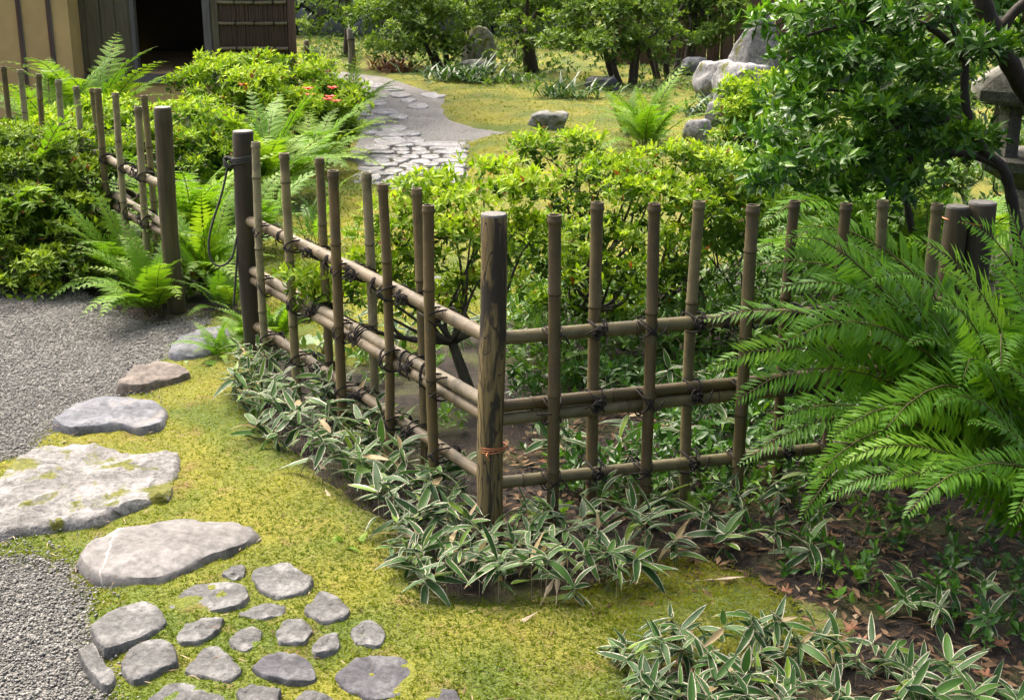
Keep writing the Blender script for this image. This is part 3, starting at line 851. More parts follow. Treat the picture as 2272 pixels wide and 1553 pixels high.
# ------------------------------------------------------------------ teahouse
YW = 13.35                                  # front wall distance
def wx(px, Y, py=100): return A(px, py, Y)[0]
def wz(py, Y, px=300): return A(px, py, Y)[2]
TX = wx(300, YW)
th = empty('teahouse', (wx(305, YW), YW, 0), 'small teahouse with mustard plaster walls, grey boards and a dark open doorway', 'building')
def tb(name, x0, x1, y0, y1, z0, z1, mat, parent=None):
    mb = MB(); o = th.location if parent is None else Vector((0, 0, 0))
    mb.box(((x0 + x1) / 2 - th.location.x, (y0 + y1) / 2 - th.location.y, (z0 + z1) / 2), (x1 - x0, y1 - y0, z1 - z0))
    return mb.build(name, mat, parent or th)
xa, xb, xc, xd, xe = wx(163, YW), wx(306, YW), wx(456, YW), wx(478, YW), wx(652, YW)
zs = wz(166, YW); HT = 2.6
YL = 13.0                                   # the left bay stands forward
xl = wx(158, YL)
tb('plaster_wall', -7.5, xl, YL, YL + .14, 0.02, HT, M['plaster'])
tb('side_wall', xl - .14, xl - .001, YL + .142, YW + .1, 0.02, HT, M['plaster'])
for px in (52, 118):
    x = wx(px, YL, 130); tb('batten', x - .016, x + .016, YL - .024, YL - .001, .05, HT, M['brown_wood'])
    tb('batten_edge', x + .017, x + .028, YL - .018, YL - .001, .05, HT, M['frame_wood'])
# plank door left of the opening, each plank a part
n_pl = 4; wpl = (xb - .05 - xa) / n_pl
for i in range(n_pl):
    tb('plank', xa + i * wpl + .003, xa + (i + 1) * wpl - .003, YW - .02 - .006 * (i % 2), YW + .02, zs + .03, HT, M['grey_plank'])
tb('door_frame', xb - .045, xb - .002, YW - .05, YW + .05, zs + .004, HT, M['frame_wood'])
tb('door_frame', xc + .002, xc + .075, YW - .06, YW + .06, zs + .004, HT, M['frame_wood'])
tb('corner_post', xc + .078, xd + .05, YW - .04, YW + .05, 0, HT, M['grey_plank'])
tb('sill', xa + .0, xc + .08, YW - .07, YW + .05, zs - .085, zs + .002, M['frame_wood'])
tb('plinth_wall', xa - .3, xc + .06, YW - .03, YW + .08, 0, zs - .087, M['plaster'])
tb('corner_trim', xl + .001, xa - .002, YW - .03, YW + .04, zs + .03, HT, M['brown_wood'])
tb('tatami_floor', xa, xc + .05, YW + .06, YW + 2.8, zs - .04, zs + .02, M['tatami'])
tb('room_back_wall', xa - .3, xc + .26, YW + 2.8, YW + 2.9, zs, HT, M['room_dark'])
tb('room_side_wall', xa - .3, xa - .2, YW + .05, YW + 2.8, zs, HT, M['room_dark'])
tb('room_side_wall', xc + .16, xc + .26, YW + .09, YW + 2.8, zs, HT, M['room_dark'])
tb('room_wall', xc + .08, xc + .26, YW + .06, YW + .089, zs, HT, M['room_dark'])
tb('roof', -9, xe + .7, YL - .35, YW + 3.6, HT + .002, HT + .22, M['roof_shingle'])
# reed screen with bars: its own thing
rs = empty('reed_screen', ((xd + xe) / 2, YW - .02, 0), 'brown reed screen with bamboo bars at the right end of the teahouse', 'screen')
nre = 64; W = xe - xd - .1
for i in range(nre):
    mb = MB(); x = -W / 2 + W * (i + .5) / nre
    mb.tube([(x, RNG.uniform(-.006, .006), .05), (x + RNG.uniform(-.008, .008), RNG.uniform(-.006, .006), 1.2), (x + RNG.uniform(-.01, .01), 0, 2.2)], .0085, 5)
    mb.build('reed', M['reed'], rs, smooth=True)
for py in (5, 52, 108, 160):
    z = wz(py, YW, 560)
    me = make_pole(W, .017, py, False, M['reed_bar'])
    obj('bar', me, None, rs, loc=(-W / 2, -.028, z), rot=(0, R(90), 0))
    for xx in (-.5, .05, .62):
        obj('rope_tie', TIES['ring'][0], None, rs, loc=(xx * W / 2, -.028, z), scale=.9)
mb = MB(); mb.lathe([(.04, 0), (.041, 1.0), (.038, 2.3)], 12); mb.build('screen_post', M['brown_wood'], rs, loc=(W / 2 + .04, 0, 0), smooth=True)
mb = MB(); mb.box((0, .022, 1.1), (W, .012, 2.2)); mb.build('backing', M['reed'], rs)

# ------------------------------------------------------------------ back walls
sw = empty('stone_wall', (-5, 25.0, 0), 'grey fitted-stone wall behind the far trees at the left', 'wall')
seeds = []
for i, z in enumerate(np.arange(.2, 2.6, .42)):
    for x in np.arange(-6, 6.2, .55):
        seeds.append(np.array([x + (i % 2) * .27, z]) + RNG.uniform(-.13, .13, 2))
for i, p in enumerate(cells(seeds, np.array([-6.2, 0]), np.array([6.2, 2.6]), .018)):
    c0 = p.mean(0); n_ = len(p); v = []; f = []
    for s_, y in ((1, .05), (1, -.03), (.9, -.085), (.5, -.10)):
        v += [(c0[0] + (q[0] - c0[0]) * s_, y, c0[1] + (q[1] - c0[1]) * s_) for q in p]
    for r_ in range(3):
        for k in range(n_): f.append((r_ * n_ + k, r_ * n_ + (k + 1) % n_, (r_ + 1) * n_ + (k + 1) % n_, (r_ + 1) * n_ + k))
    f.append(tuple(range(3 * n_, 4 * n_)))
    obj('stone', mesh('stone', v, f, M['stone_wall'], True), None, sw)
mb = MB(); mb.box((0, .2, 1.3), (12.6, .3, 2.6)); mb.build('wall_core', M['soil'], sw)
wf = empty('board_fence', (A(1690, 60, 19)[0], 19, 0), 'brown vertical board fence behind the standing rock', 'fence')
for i in range(26):
    mb = MB(); mb.box((-2 + i * .19, RNG.uniform(-.006, .006), 1.1 + RNG.uniform(-.01, .01)), (.178, .022, 2.2)); mb.build('board', M['brown_wood'], wf)
for x in (-1.9, -.5, .9, 2.3):
    mb = MB(); mb.box((x, -.06, 1.12), (.09, .09, 2.3)); mb.build('post', M['brown_wood'], wf)

# ------------------------------------------------------------------ foliage builders
def unit(v): return v / (np.linalg.norm(v, axis=-1, keepdims=True) + 1e-9)
class Leaves:
    def __init__(s): s.v = []; s.f = []; s.t = []; s.n = 0
    def add(s, P, D, N, L, W, tint, fold=.3, curl=.12):
        """one folded leaf per row: P base, D direction, N up-side normal"""
        n = len(P)
        if n == 0: return
        D = unit(D); S = unit(np.cross(N, D)); N = np.cross(D, S)
        L = np.broadcast_to(L, (n,))[:, None]; W = np.broadcast_to(W, (n,))[:, None]
        b = P
        c = P + D * L * .55 - N * W * fold * .5
        l = P + D * L * .50 + S * W * .5 + N * W * fold * .3
        r = P + D * L * .50 - S * W * .5 + N * W * fold * .3
        t = P + D * L - N * L * curl
        V = np.stack([b, l, c, r, t], 1).reshape(-1, 3)
        i = (np.arange(n) * 5)[:, None] + s.n
        F = np.concatenate([i + [0, 2, 1], i + [0, 3, 2], i + [1, 2, 4], i + [2, 3, 4]], 0)
        s.v.append(V); s.f.append(F); s.t.append(np.repeat(tint, 5)); s.n += n * 5
    def build(s, name, mat, parent, base=(0, 0, 0)):
        v = np.concatenate(s.v) - np.array(base)
        return obj(name, mesh(name, v, np.concatenate(s.f), mat, False, np.clip(np.concatenate(s.t), 0, 1)), None, parent)

def rosettes(lv, Cn, Ax, k, L, W, tint, spread=(35, 80), jitter=.25):
    """k leaves round each tip"""
    m = len(Cn)
    Ax = unit(Ax)
    ref = np.where(np.abs(Ax[:, 2:3]) < .9, np.array([[0, 0, 1.0]]), np.array([[1.0, 0, 0]]))
    U = unit(np.cross(ref, Ax)); V = np.cross(Ax, U)
    ph0 = RNG.uniform(0, 6.28, m)
    for j in range(k):
        ph = ph0 + j * 2.4 + RNG.uniform(-.4, .4, m)
        el = np.radians(RNG.uniform(spread[0], spread[1], m)) if j else np.radians(RNG.uniform(0, 30, m))
        D = Ax * np.cos(el)[:, None] + (U * np.cos(ph)[:, None] + V * np.sin(ph)[:, None]) * np.sin(el)[:, None]
        D = unit(D + RNG.normal(size=(m, 3)) * jitter * .4)
        N = unit(Ax - D * (Ax * D).sum(1, keepdims=True) + 1e-6)
        ln = L * RNG.uniform(.45, 1.2, m)
        tn = np.clip(tint + RNG.uniform(-.2, .2, m), .05, 1); tn = np.where(RNG.random(m) < .018, 0.0, tn)
        lv.add(Cn + RNG.normal(size=(m, 3)) * L * .08, D, N, ln, ln * W * RNG.uniform(.75, 1.2, m), tn)

def blob_points(blobs, dens, clump, up_bias=.25):
    """blobs: list of (centre, radii). returns tip points, outward axes and 0..1 newness (how far out and up the tip is)"""
    P, N, T = [], [], []
    for c, r in blobs:
        area = 4 * math.pi * ((r[0] * r[1] + r[0] * r[2] + r[1] * r[2]) / 3)
        ncl = max(6, int(area / (clump * clump * 1.5)))
        d = unit(RNG.normal(size=(ncl, 3))); d[:, 2] = np.where(d[:, 2] < -.45, -d[:, 2], d[:, 2])
        rad = np.where(RNG.random(ncl) < .22, RNG.uniform(1.1, 1.55, ncl), RNG.uniform(.55, 1.08, ncl))
        cc = c + d * r * rad[:, None]
        for q in range(ncl):
            m = max(4, int(dens * clump * clump * RNG.uniform(.6, 1.4)))
            m = m if rad[q] < 1.09 else max(3, m // 3)
            e = unit(RNG.normal(size=(m, 3)) + np.array([0, 0, .55]))
            cr = clump * (RNG.uniform(.5, 1.25) if rad[q] < 1.09 else RNG.uniform(.3, .6))
            pp = cc[q] + e * np.array([cr, cr, cr * .55]) * RNG.uniform(.5, 1.0, m)[:, None]
            P.append(pp); N.append(unit(e * .6 + d[q] * .4 + np.array([0, 0, up_bias]) + RNG.normal(size=(m, 3)) * .2))
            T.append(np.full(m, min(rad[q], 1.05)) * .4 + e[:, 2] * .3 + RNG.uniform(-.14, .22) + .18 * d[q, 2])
    return np.concatenate(P), np.concatenate(N), np.concatenate(T)

def branches(mb, base, blobs, n_per, r0, fork_z, wob_=.06, sides=6, stems=1, rg=random):
    """stems rise from the base, fork and reach into each blob"""
    base = np.array(base, float)
    forks = []
    cen = np.mean([c for c, r in blobs], axis=0)
    for s in range(stems):
        a = 6.28 * s / max(stems, 1) + rg.uniform(-.4, .4)
        sp = .10 if stems > 1 else 0
        b = base + np.array([math.cos(a) * sp, math.sin(a) * sp, -.05])
        f = base + np.array([math.cos(a) * sp * 2.2, math.sin(a) * sp * 2.2, 0]) + (cen - base) * np.array([.3, .3, 0]) + np.array([rg.uniform(-wob_, wob_), rg.uniform(-wob_, wob_), fork_z * rg.uniform(.8, 1.15)])
        mid = (b + f) / 2 + np.array([rg.uniform(-wob_, wob_), rg.uniform(-wob_, wob_), 0])
        pts = smooth_path([b, mid, f], 5)
        mb.tube(pts, [r0 * (1.25 - .45 * i / (len(pts) - 1)) for i in range(len(pts))], sides)
        forks.append(f)
    for i, (c, r) in enumerate(blobs):
        for k in range(n_per):
            f = min(forks, key=lambda q: np.linalg.norm(q - c) + rg.uniform(0, .1))
            tgt = c + np.array([rg.uniform(-.6, .6) * r[0], rg.uniform(-.6, .6) * r[1], rg.uniform(-.5, .4) * r[2]])
            m1 = f + (tgt - f) * .35 + np.array([rg.uniform(-wob_, wob_), rg.uniform(-wob_, wob_), -abs(tgt[2] - f[2]) * .12])
            m2 = f + (tgt - f) * .7 + np.array([rg.uniform(-wob_, wob_), rg.uniform(-wob_, wob_), rg.uniform(-.02, .06)])
            pts = smooth_path([f, m1, m2, tgt], 4)
            rb = r0 * rg.uniform(.4, .6)
            mb.tube(pts, [rb * (1 - .85 * j / (len(pts) - 1)) for j in range(len(pts))], 5)

def pxblobs(lst, Y):
    """(px, py, rx, ry, dY, depth factor) photo pixels -> world ellipsoids"""
    out = []
    for t in lst:
        x, y, rx, ry = t[:4]; dy = t[4] if len(t) > 4 else 0.0; df = t[5] if len(t) > 5 else .9
        s = PXM(x, y, Y + dy)
        out.append((A(x, y, Y + dy), np.array([rx * s, max(rx, ry) * s * df, ry * s])))
    return out

def shrub(name, label, base_px, Y, blobs, mat, leaf, dens, clump, k=6, wid=.36, tint0=.35, tgain=.8, tmat='trunk_dark', r0=.018, fork=.2, stems=3, n_per=2, group=None, cat='shrub', base=None, spread=(35, 80), up_bias=.25, crown_name='crown'):
    bl = pxblobs(blobs, Y)
    if base is None: base = (A(base_px, 700, Y)[0], Y, 0)
    root = empty(name, base, label, cat, group)
    P, N, T = blob_points(bl, dens, clump, up_bias)
    lv = Leaves()
    keep = P[:, 2] > .03
    P, N, T = P[keep], N[keep], T[keep]
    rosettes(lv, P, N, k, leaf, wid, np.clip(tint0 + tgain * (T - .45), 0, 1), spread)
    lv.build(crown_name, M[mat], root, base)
    mb = MB(); branches(mb, np.array([0, 0, 0.0]), [(c - np.array(base), r) for c, r in bl], n_per, r0, fork, stems=stems)
    mb.build('branches', M[tmat], root, smooth=True)
    return root, bl

AZ = 'azalea mounds'
# lime azalea behind the corner of the fence
shrub('azalea_shrub', 'lime-green azalea spreading behind the corner post of the bamboo fence', 1040, 4.75,
      [(890, 490, 60, 35, .1), (950, 430, 60, 35, .2), (1020, 475, 80, 38, .1), (1075, 395, 60, 35, .35), (1150, 440, 80, 45, .1), (1180, 520, 80, 45, 0), (1000, 545, 90, 45, -.05), (1110, 560, 80, 45, 0), (860, 540, 60, 40, 0), (930, 600, 60, 35, 0),
       (830, 610, 50, 30, -.1), (800, 660, 40, 25, -.15), (690, 630, 42, 22, -.1), (740, 665, 40, 22, -.1), (880, 650, 55, 30, -.1), (1080, 630, 70, 30, .1), (960, 680, 60, 25, .1)],
      'azalea', .042, 1150, .115, tint0=.54, tgain=1.35, r0=.022, fork=.28, stems=1, n_per=1, tmat='trunk_moss', group=AZ, base=tuple(g0(G(1062, 905))))
shrub('azalea_shrub', 'larger green azalea behind the right fence, reddish old leaves among the lime ones', 1400, 5.5,
      [(1195, 345, 40, 30, .2), (1270, 340, 60, 28, .3), (1310, 395, 80, 38, 0), (1400, 385, 70, 35, .1), (1440, 430, 90, 40, 0), (1520, 365, 60, 30, .2), (1590, 390, 45, 35, .1), (1250, 440, 80, 40, -.1), (1380, 470, 100, 55, -.2), (1490, 460, 80, 50, -.1),
       (1620, 450, 50, 40, .1), (1560, 500, 60, 45, -.1), (1400, 640, 70, 30, -.4), (1520, 620, 60, 35, -.3), (1250, 690, 60, 28, -.3), (1370, 710, 60, 25, -.2), (1250, 520, 80, 50, -.3), (1340, 570, 90, 50, -.4), (1460, 560, 80, 50, -.3), (1190, 580, 60, 45, -.4), (1290, 620, 60, 30, -.45)],
      'azalea', .042, 1000, .12, tint0=.46, tgain=1.35, r0=.02, fork=.25, stems=3, n_per=2, tmat='trunk_moss', group=AZ, base=tuple(g0(G(1330, 760))))
shrub('azalea_shrub', 'dark azalea with lime shoot tips beside the gravel at the left edge', 60, 6.7,
      [(30, 400, 90, 45, 0), (120, 395, 80, 45, .1), (185, 420, 50, 50, .1), (60, 470, 100, 50, -.15), (160, 490, 70, 45, -.1), (20, 545, 90, 50, -.2), (120, 550, 80, 45, -.2), (-60, 480, 90, 80, 0), (200, 560, 50, 40, -.1), (60, 330, 90, 30, .2), (150, 345, 70, 30, .2), (-30, 330, 80, 35, .2), (60, 620, 120, 32, -.3), (-60, 610, 90, 45, -.3), (170, 625, 70, 28, -.25), (10, 590, 90, 45, -.45), (120, 600, 80, 40, -.4), (230, 400, 40, 40, .15)],
      'azalea_dark', .042, 1400, .13, tint0=.5, tgain=1.2, r0=.02, fork=.15, stems=4, group=AZ, base=tuple(g0(G(90, 640))))
shrub('azalea_shrub', 'green azalea behind the fence left of the gate', 380, 8.3,
      [(150, 300, 70, 40, 0), (230, 280, 80, 40, .2), (330, 265, 70, 35, .4), (420, 275, 90, 40, .3), (470, 310, 70, 45, .2), (430, 350, 90, 45, 0), (340, 330, 80, 45, 0), (250, 345, 70, 40, -.2), (180, 370, 60, 40, -.5), (480, 380, 60, 40, 0), (100, 310, 50, 35, -.3)],
      'azalea', .048, 1100, .14, tint0=.46, tgain=1.35, r0=.02, fork=.15, stems=4, group=AZ, base=tuple(g0(G(330, 440))))
ar, abl = shrub('azalea_shrub', 'broad lime azalea with a few red blossoms in front of the teahouse', 600, 10.3,
      [(450, 185, 60, 30, .1), (520, 165, 80, 35, .3), (600, 150, 70, 25, .5), (560, 200, 100, 35, 0), (660, 190, 90, 40, .3), (730, 225, 70, 35, .3), (480, 230, 70, 30, -.1), (600, 245, 100, 35, -.1), (700, 265, 80, 40, .1), (640, 290, 80, 40, 0), (740, 300, 50, 40, .2)],
      'azalea', .055, 900, .16, tint0=.54, tgain=1.35, r0=.024, fork=.2, stems=4, group=AZ, base=tuple(g0(G(620, 352))))
def flower(parent, p, s):
    mb = MB(); pb = np.array(parent.location)
    for k in range(5):
        a = k * 1.2566; d = np.array([math.cos(a), math.sin(a) * .8, .5]); sd = np.array([-math.sin(a), math.cos(a), 0])
        o = p - pb
        mb.add([o, o + d * s * .6 + sd * s * .38, o + d * s + np.array([0, 0, -.1 * s]), o + d * s * .6 - sd * s * .38], [(0, 1, 2, 3)])
    return mb.build('flower', M['flower'], parent)
for px, py in ((733, 218), (728, 224), (745, 228), (540, 192), (488, 246), (490, 249), (683, 200), (688, 214), (738, 198)):
    flower(ar, A(px, py, 9.95), .05)
shrub('azalea_shrub', 'small bright lime azalea mound beside the pale boulders', 1680, 10.2,
      [(1640, 215, 50, 30, 0), (1700, 200, 65, 30, .2), (1760, 215, 50, 35, .2), (1630, 265, 45, 40, -.1), (1700, 265, 70, 40, 0), (1770, 270, 50, 45, .1), (1680, 310, 80, 30, -.1)],
      'azalea', .055, 900, .15, tint0=.54, tgain=1.35, r0=.02, fork=.2, stems=3, group=AZ)
# glossy broadleaf undergrowth right of centre
LS = 'low glossy shrubs behind the right fence'
shrub('glossy_shrub', 'light green glossy shrub beside the azalea behind the right fence', 1640, 5.9,
      [(1600, 420, 60, 50, 0), (1660, 390, 70, 45, .3), (1720, 430, 70, 50, .1), (1630, 490, 70, 50, -.1), (1720, 500, 70, 50, -.1), (1580, 540, 60, 50, -.3), (1660, 560, 60, 40, -.3)],
      'broad', .062, 800, .14, k=5, wid=.42, tint0=.5, r0=.012, fork=.12, stems=4, group=LS)
shrub('glossy_shrub', 'leafy low shrub under the dark tree, left of the stone lantern', 1900, 6.3,
      [(1830, 480, 70, 50, 0), (1900, 440, 70, 45, .2), (1980, 430, 70, 45, .2), (2070, 430, 60, 50, .3), (1960, 490, 70, 45, 0), (2080, 500, 60, 45, 0), (1880, 540, 80, 40, -.2)],
      'broad', .062, 700, .14, k=5, wid=.42, tint0=.35, r0=.012, fork=.12, stems=4, group=LS)

shrub('glossy_shrub', 'green shrub behind the stone lantern at the right edge', 2150, 8.2,
      [(2060, 260, 70, 40, 0), (2150, 230, 70, 40, .3), (2240, 250, 70, 50, .2), (2330, 300, 70, 60, 0), (2050, 340, 60, 40, -.2), (2150, 330, 70, 50, 0), (2240, 350, 60, 50, 0), (1980, 380, 60, 35, -.3), (1960, 290, 60, 35, 0), (2080, 410, 60, 30, -.4)],
      'back_leaf', .06, 620, .16, k=5, wid=.42, tint0=.5, r0=.014, fork=.15, stems=4, group=LS)
shrub('glossy_shrub', 'green shrub between the lime azalea mound and the dark tree', 1850, 9.0,
      [(1820, 200, 60, 40, 0), (1890, 220, 60, 40, .2), (1960, 210, 60, 40, .2), (1830, 280, 60, 40, -.1), (1900, 300, 60, 40, -.1)],
      'back_leaf', .06, 620, .16, k=5, wid=.42, tint0=.5, r0=.014, fork=.15, stems=4, group=LS)

# dark rhododendron tree at the upper right
TY = 5.3
tb_base = np.array(g0(A(2262, 600, TY)))
tree = empty('rhododendron_tree', tb_base, 'large dark glossy-leaved tree overhanging the lantern at the upper right', 'tree')
tbl = pxblobs([(1720, 55, 50, 17, .2), (1790, 40, 70, 24, .1), (1880, 30, 80, 27, .2), (1970, 60, 90, 34, .1), (2070, 60, 90, 37, .3), (1820, 130, 100, 31, 0), (1930, 150, 100, 37, -.1), (2040, 170, 90, 37, .1),
               (1770, 220, 70, 27, .0), (1860, 250, 90, 34, -.2), (1970, 260, 90, 37, -.1), (2060, 270, 70, 34, .1), (1740, 320, 70, 24, .1), (1820, 350, 90, 31, -.2), (1920, 350, 90, 34, -.2), (2020, 350, 70, 31, 0), (1960, 410, 70, 21, -.1), (1850, 420, 60, 18, -.1), (1720, 390, 50, 21, 0),
               (2120, 320, 45, 20, -.2), (2090, 250, 50, 22, .4), (2230, 30, 60, 31, .4), (2130, 130, 50, 31, .6), (2250, 110, 40, 24, .6), (1950, -60, 160, 43, .4), (2120, -80, 150, 55, .6), (2300, -60, 120, 74, .5), (1800, -70, 90, 37, .5)], TY)
tbl += pxblobs([(1840, 60, 80, 30, .7), (1930, 100, 90, 35, .7), (2030, 110, 90, 35, .8), (2130, 60, 80, 40, .9), (1810, 150, 60, 30, .6), (1880, 190, 90, 35, .6), (1990, 210, 90, 35, .7), (2100, 200, 70, 35, .8), (1800, 270, 80, 30, .6), (1910, 290, 90, 35, .6), (2020, 300, 80, 35, .7), (1760, 370, 70, 30, .5), (1870, 380, 80, 30, .5), (1980, 380, 70, 30, .6), (2090, 360, 60, 30, .5), (2180, 110, 50, 25, -.2), (2050, 30, 80, 35, -.2)], TY)
P, N, T = blob_points(tbl, 700, .13, .35)
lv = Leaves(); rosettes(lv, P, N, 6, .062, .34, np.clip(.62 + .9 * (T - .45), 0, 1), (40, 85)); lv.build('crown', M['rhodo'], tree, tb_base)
mb = MB()
def tp(px, py, dy=0.0): return A(px, py, TY + dy) - tb_base
def limb(pts, r0_, r1_, nm='limb', mat='trunk_dark'):
    m_ = MB(); q = smooth_path([tp(*p) for p in pts], 6)
    m_.tube(q, [(r0_ + (r1_ - r0_) * i / (len(q) - 1)) * (1 + .08 * math.sin(i * 1.7)) for i in range(len(q))], 9)
    return m_.build(nm, M[mat], tree, smooth=True)
limb([(2262, 700), (2262, 560), (2245, 440), (2225, 375), (2180, 330), (2150, 265), (2140, 200), (2140, 120), (2110, 50), (2080, -40)], .027, .013, 'trunk')
limb([(2300, 700, .3), (2320, 450, .3), (2300, 260, .2), (2250, 160, .1), (2215, 90, 0), (2185, 20, 0), (2150, -80, 0), (2100, -250, 0)], .046, .032, 'trunk')
limb([(2225, 372), (2160, 345), (2110, 340), (2060, 330), (2000, 320)], .018, .008)
limb([(2130, 620, .1), (2125, 548, .1), (2075, 545, .05), (2030, 520), (2015, 470), (2012, 420), (2020, 370), (2010, 300), (1980, 240)], .02, .010)
limb([(2140, 130), (2060, 60), (1960, 40), (1860, 60), (1790, 80)], .016, .005)
limb([(2150, 265), (2060, 270), (1950, 300), (1850, 320), (1760, 330)], .015, .005)
limb([(2215, 90), (2240, 40), (2300, -20)], .03, .015)
limb([(2010, 420), (1960, 400), (1900, 390), (1830, 400)], .009, .004)
limb([(2010, 300), (1920, 220), (1840, 200), (1780, 210)], .009, .004)
# its upper crown, above the picture, which shades the ferns
up = []
for x, y, z, r in ((-.45, 4.7, 2.9, .55), (.2, 4.4, 3.0, .7), (.9, 4.3, 2.9, .8), (.2, 5.2, 3.0, .55), (1.6, 4.0, 2.8, .8), (2.3, 3.6, 2.7, .9), (1.2, 5.2, 3.1, .7), (2.0, 4.8, 3.0, .9), (2.9, 4.4, 2.8, 1.0), (.5, 3.7, 3.1, .6), (1.3, 3.2, 3.0, .7), (2.1, 2.7, 2.8, .8), (2.9, 3.2, 2.6, .9)):
    up.append((np.array([x, y, z]), np.array([r, r, r * .42])))
P, N, T = blob_points(up, 24, .3, .3)
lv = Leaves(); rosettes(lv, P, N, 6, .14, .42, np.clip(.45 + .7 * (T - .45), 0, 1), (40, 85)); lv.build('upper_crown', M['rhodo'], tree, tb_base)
mb = MB()
top = A(2100, -250, TY)
for c_, r_ in up:
    q = smooth_path([top - tb_base, (top + c_) / 2 - tb_base + np.array([0, 0, .25]), c_ - tb_base], 5)
    mb.tube(q, [.035 - .027 * i / (len(q) - 1) for i in range(len(q))], 6)
mb.build('upper_limbs', M['trunk_dark'], tree, smooth=True)

# back trees
BT = 'small trees at the back of the garden'
def back_tree(label, base_px, Yb, blobs, r0, fork, stems, tint0=.58, dens=300, leaf=.08, clump=.22, n_per=2, mat='back_leaf', name='back_tree'):
    b = G(*base_px); b[2] = 0
    return shrub(name, label, 0, b[1] + Yb, blobs, mat, leaf, dens, clump, k=5, wid=.4, tint0=tint0, tmat='trunk_dark', r0=r0, fork=fork, stems=stems, n_per=n_per, group=BT, base=tuple(b), cat='tree')
back_tree('bushy multi-stemmed tree left of the mossy upright stone', (985, 158), 0, [(850, 40, 70, 40, .3), (920, 30, 80, 45, 0), (990, 50, 70, 45, -.2), (880, 95, 70, 35, -.3), (960, 105, 70, 35, -.3), (1020, 110, 40, 25, -.2), (850, 120, 45, 20, -.4), (940, -30, 110, 40, .3)], .035, .5, 4)
back_tree('thick dark-trunked tree right of the mossy upright stone', (1182, 168), 0, [(1110, 30, 60, 40, .2), (1180, 10, 80, 30, .3), (1140, 80, 50, 30, -.4), (1130, 120, 40, 25, -.5), (1210, 40, 50, 35, .3), (1160, -40, 120, 40, .2)], .085, .7, 1)
back_tree('spreading many-stemmed shrub tree in the back centre', (1388, 194), 0, [(1260, 60, 60, 40, .2), (1330, 40, 80, 45, 0), (1400, 50, 80, 45, 0), (1290, 110, 60, 30, -.2), (1370, 105, 70, 35, -.3), (1430, 115, 50, 35, -.2), (1240, 105, 40, 25, -.1), (1340, -20, 110, 40, .4), (1450, 30, 50, 50, .2)], .032, .55, 6)
back_tree('straight dark-trunked tree left of the standing rock', (1523, 162), 0, [(1480, 30, 60, 45, .2), (1550, 25, 70, 45, 0), (1610, 40, 60, 50, .2), (1520, 80, 70, 30, -.1), (1590, 95, 50, 30, -.1), (1470, 90, 40, 30, -.2), (1560, -30, 110, 50, .2)], .065, 1.0, 1)
back_tree('clump of thin dark stems beside the straight trunk', (1475, 182), 0, [(1440, 60, 40, 30, 0), (1480, 85, 50, 25, -.1), (1430, 100, 30, 20, 0)], .022, .6, 7)
back_tree('thin pale-leaved tree right of the reed screen', (768, 130), 0, [(700, 15, 50, 25, .2), (760, 20, 40, 20, 0), (720, 55, 40, 18, 0), (830, 25, 40, 20, .3), (765, -40, 80, 30, 0), (680, 70, 30, 15, 0)], .05, 1.3, 1, tint0=.6, dens=160)
back_tree('leafy tree behind the board fence', (1720, 110), 0, [(1650, 0, 60, 40, 0), (1720, 20, 60, 30, 0), (1780, 0, 60, 40, 0), (1850, 30, 70, 60, 0), (1950, 40, 80, 60, 0), (2060, 60, 80, 80, 0), (1700, -50, 120, 40, 0)], .06, .8, 1)
back_tree('low green bush below the lantern tree', (1900, 200), 0, [(1850, 140, 60, 50, 0), (1920, 150, 60, 50, 0), (2000, 150, 60, 60, 0), (2080, 150, 70, 60, 0), (2180, 160, 80, 60, 0)], .03, .3, 4, tint0=.5)
for lb_, bx_, bl_ in (('dense green bush in front of the hedge, left of the thick trunk', (1060, 110), [(1010, 20, 60, 35, 0), (1070, 40, 60, 30, 0), (1120, 60, 60, 25, 0), (1050, -20, 90, 30, 0)]),
                      ('dense green bush in front of the hedge, right of the thick trunk', (1250, 110), [(1210, 20, 60, 35, 0), (1270, 30, 60, 35, 0), (1330, 30, 60, 35, 0), (1240, 75, 60, 22, 0), (1290, -20, 90, 30, 0)]),
                      ('dense green bush in front of the hedge behind the straight trunk', (1500, 110), [(1430, 20, 60, 40, 0), (1500, 30, 60, 35, 0), (1570, 30, 60, 35, 0), (1470, 70, 60, 25, 0), (1550, 70, 60, 25, 0)]),
                      ('green bush against the stone wall', (880, 105), [(840, 40, 50, 30, 0), (890, 50, 50, 30, 0), (940, 30, 60, 35, 0)])):
    back_tree(lb_, bx_, 0, bl_, .03, .4, 4, tint0=.45, dens=170, leaf=.11, clump=.3)
# backdrop hedge
hb = [(np.array([x, 27.5 + RNG.uniform(-.5, .5), z]), np.array([1.5, 1.0, 1.1])) for x in np.arange(-16, 18, 1.9) for z in (.9, 2.5, 4.2)]
hedge = empty('hedge', (0, 27.5, 0), 'tall dark hedge closing the garden behind the back trees', 'hedge')
P, N, T = blob_points(hb, 26, .5, .2)
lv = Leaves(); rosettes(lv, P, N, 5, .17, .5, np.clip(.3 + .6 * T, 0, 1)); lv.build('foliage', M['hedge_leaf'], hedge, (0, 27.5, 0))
mb = MB()
for x in np.arange(-16, 18, 1.9): mb.tube([(x, .3, 0), (x + .1, .2, 2), (x, .3, 4.5)], [.1, .08, .03], 7)
mb.build('trunks', M['trunk_dark'], hedge, smooth=True)

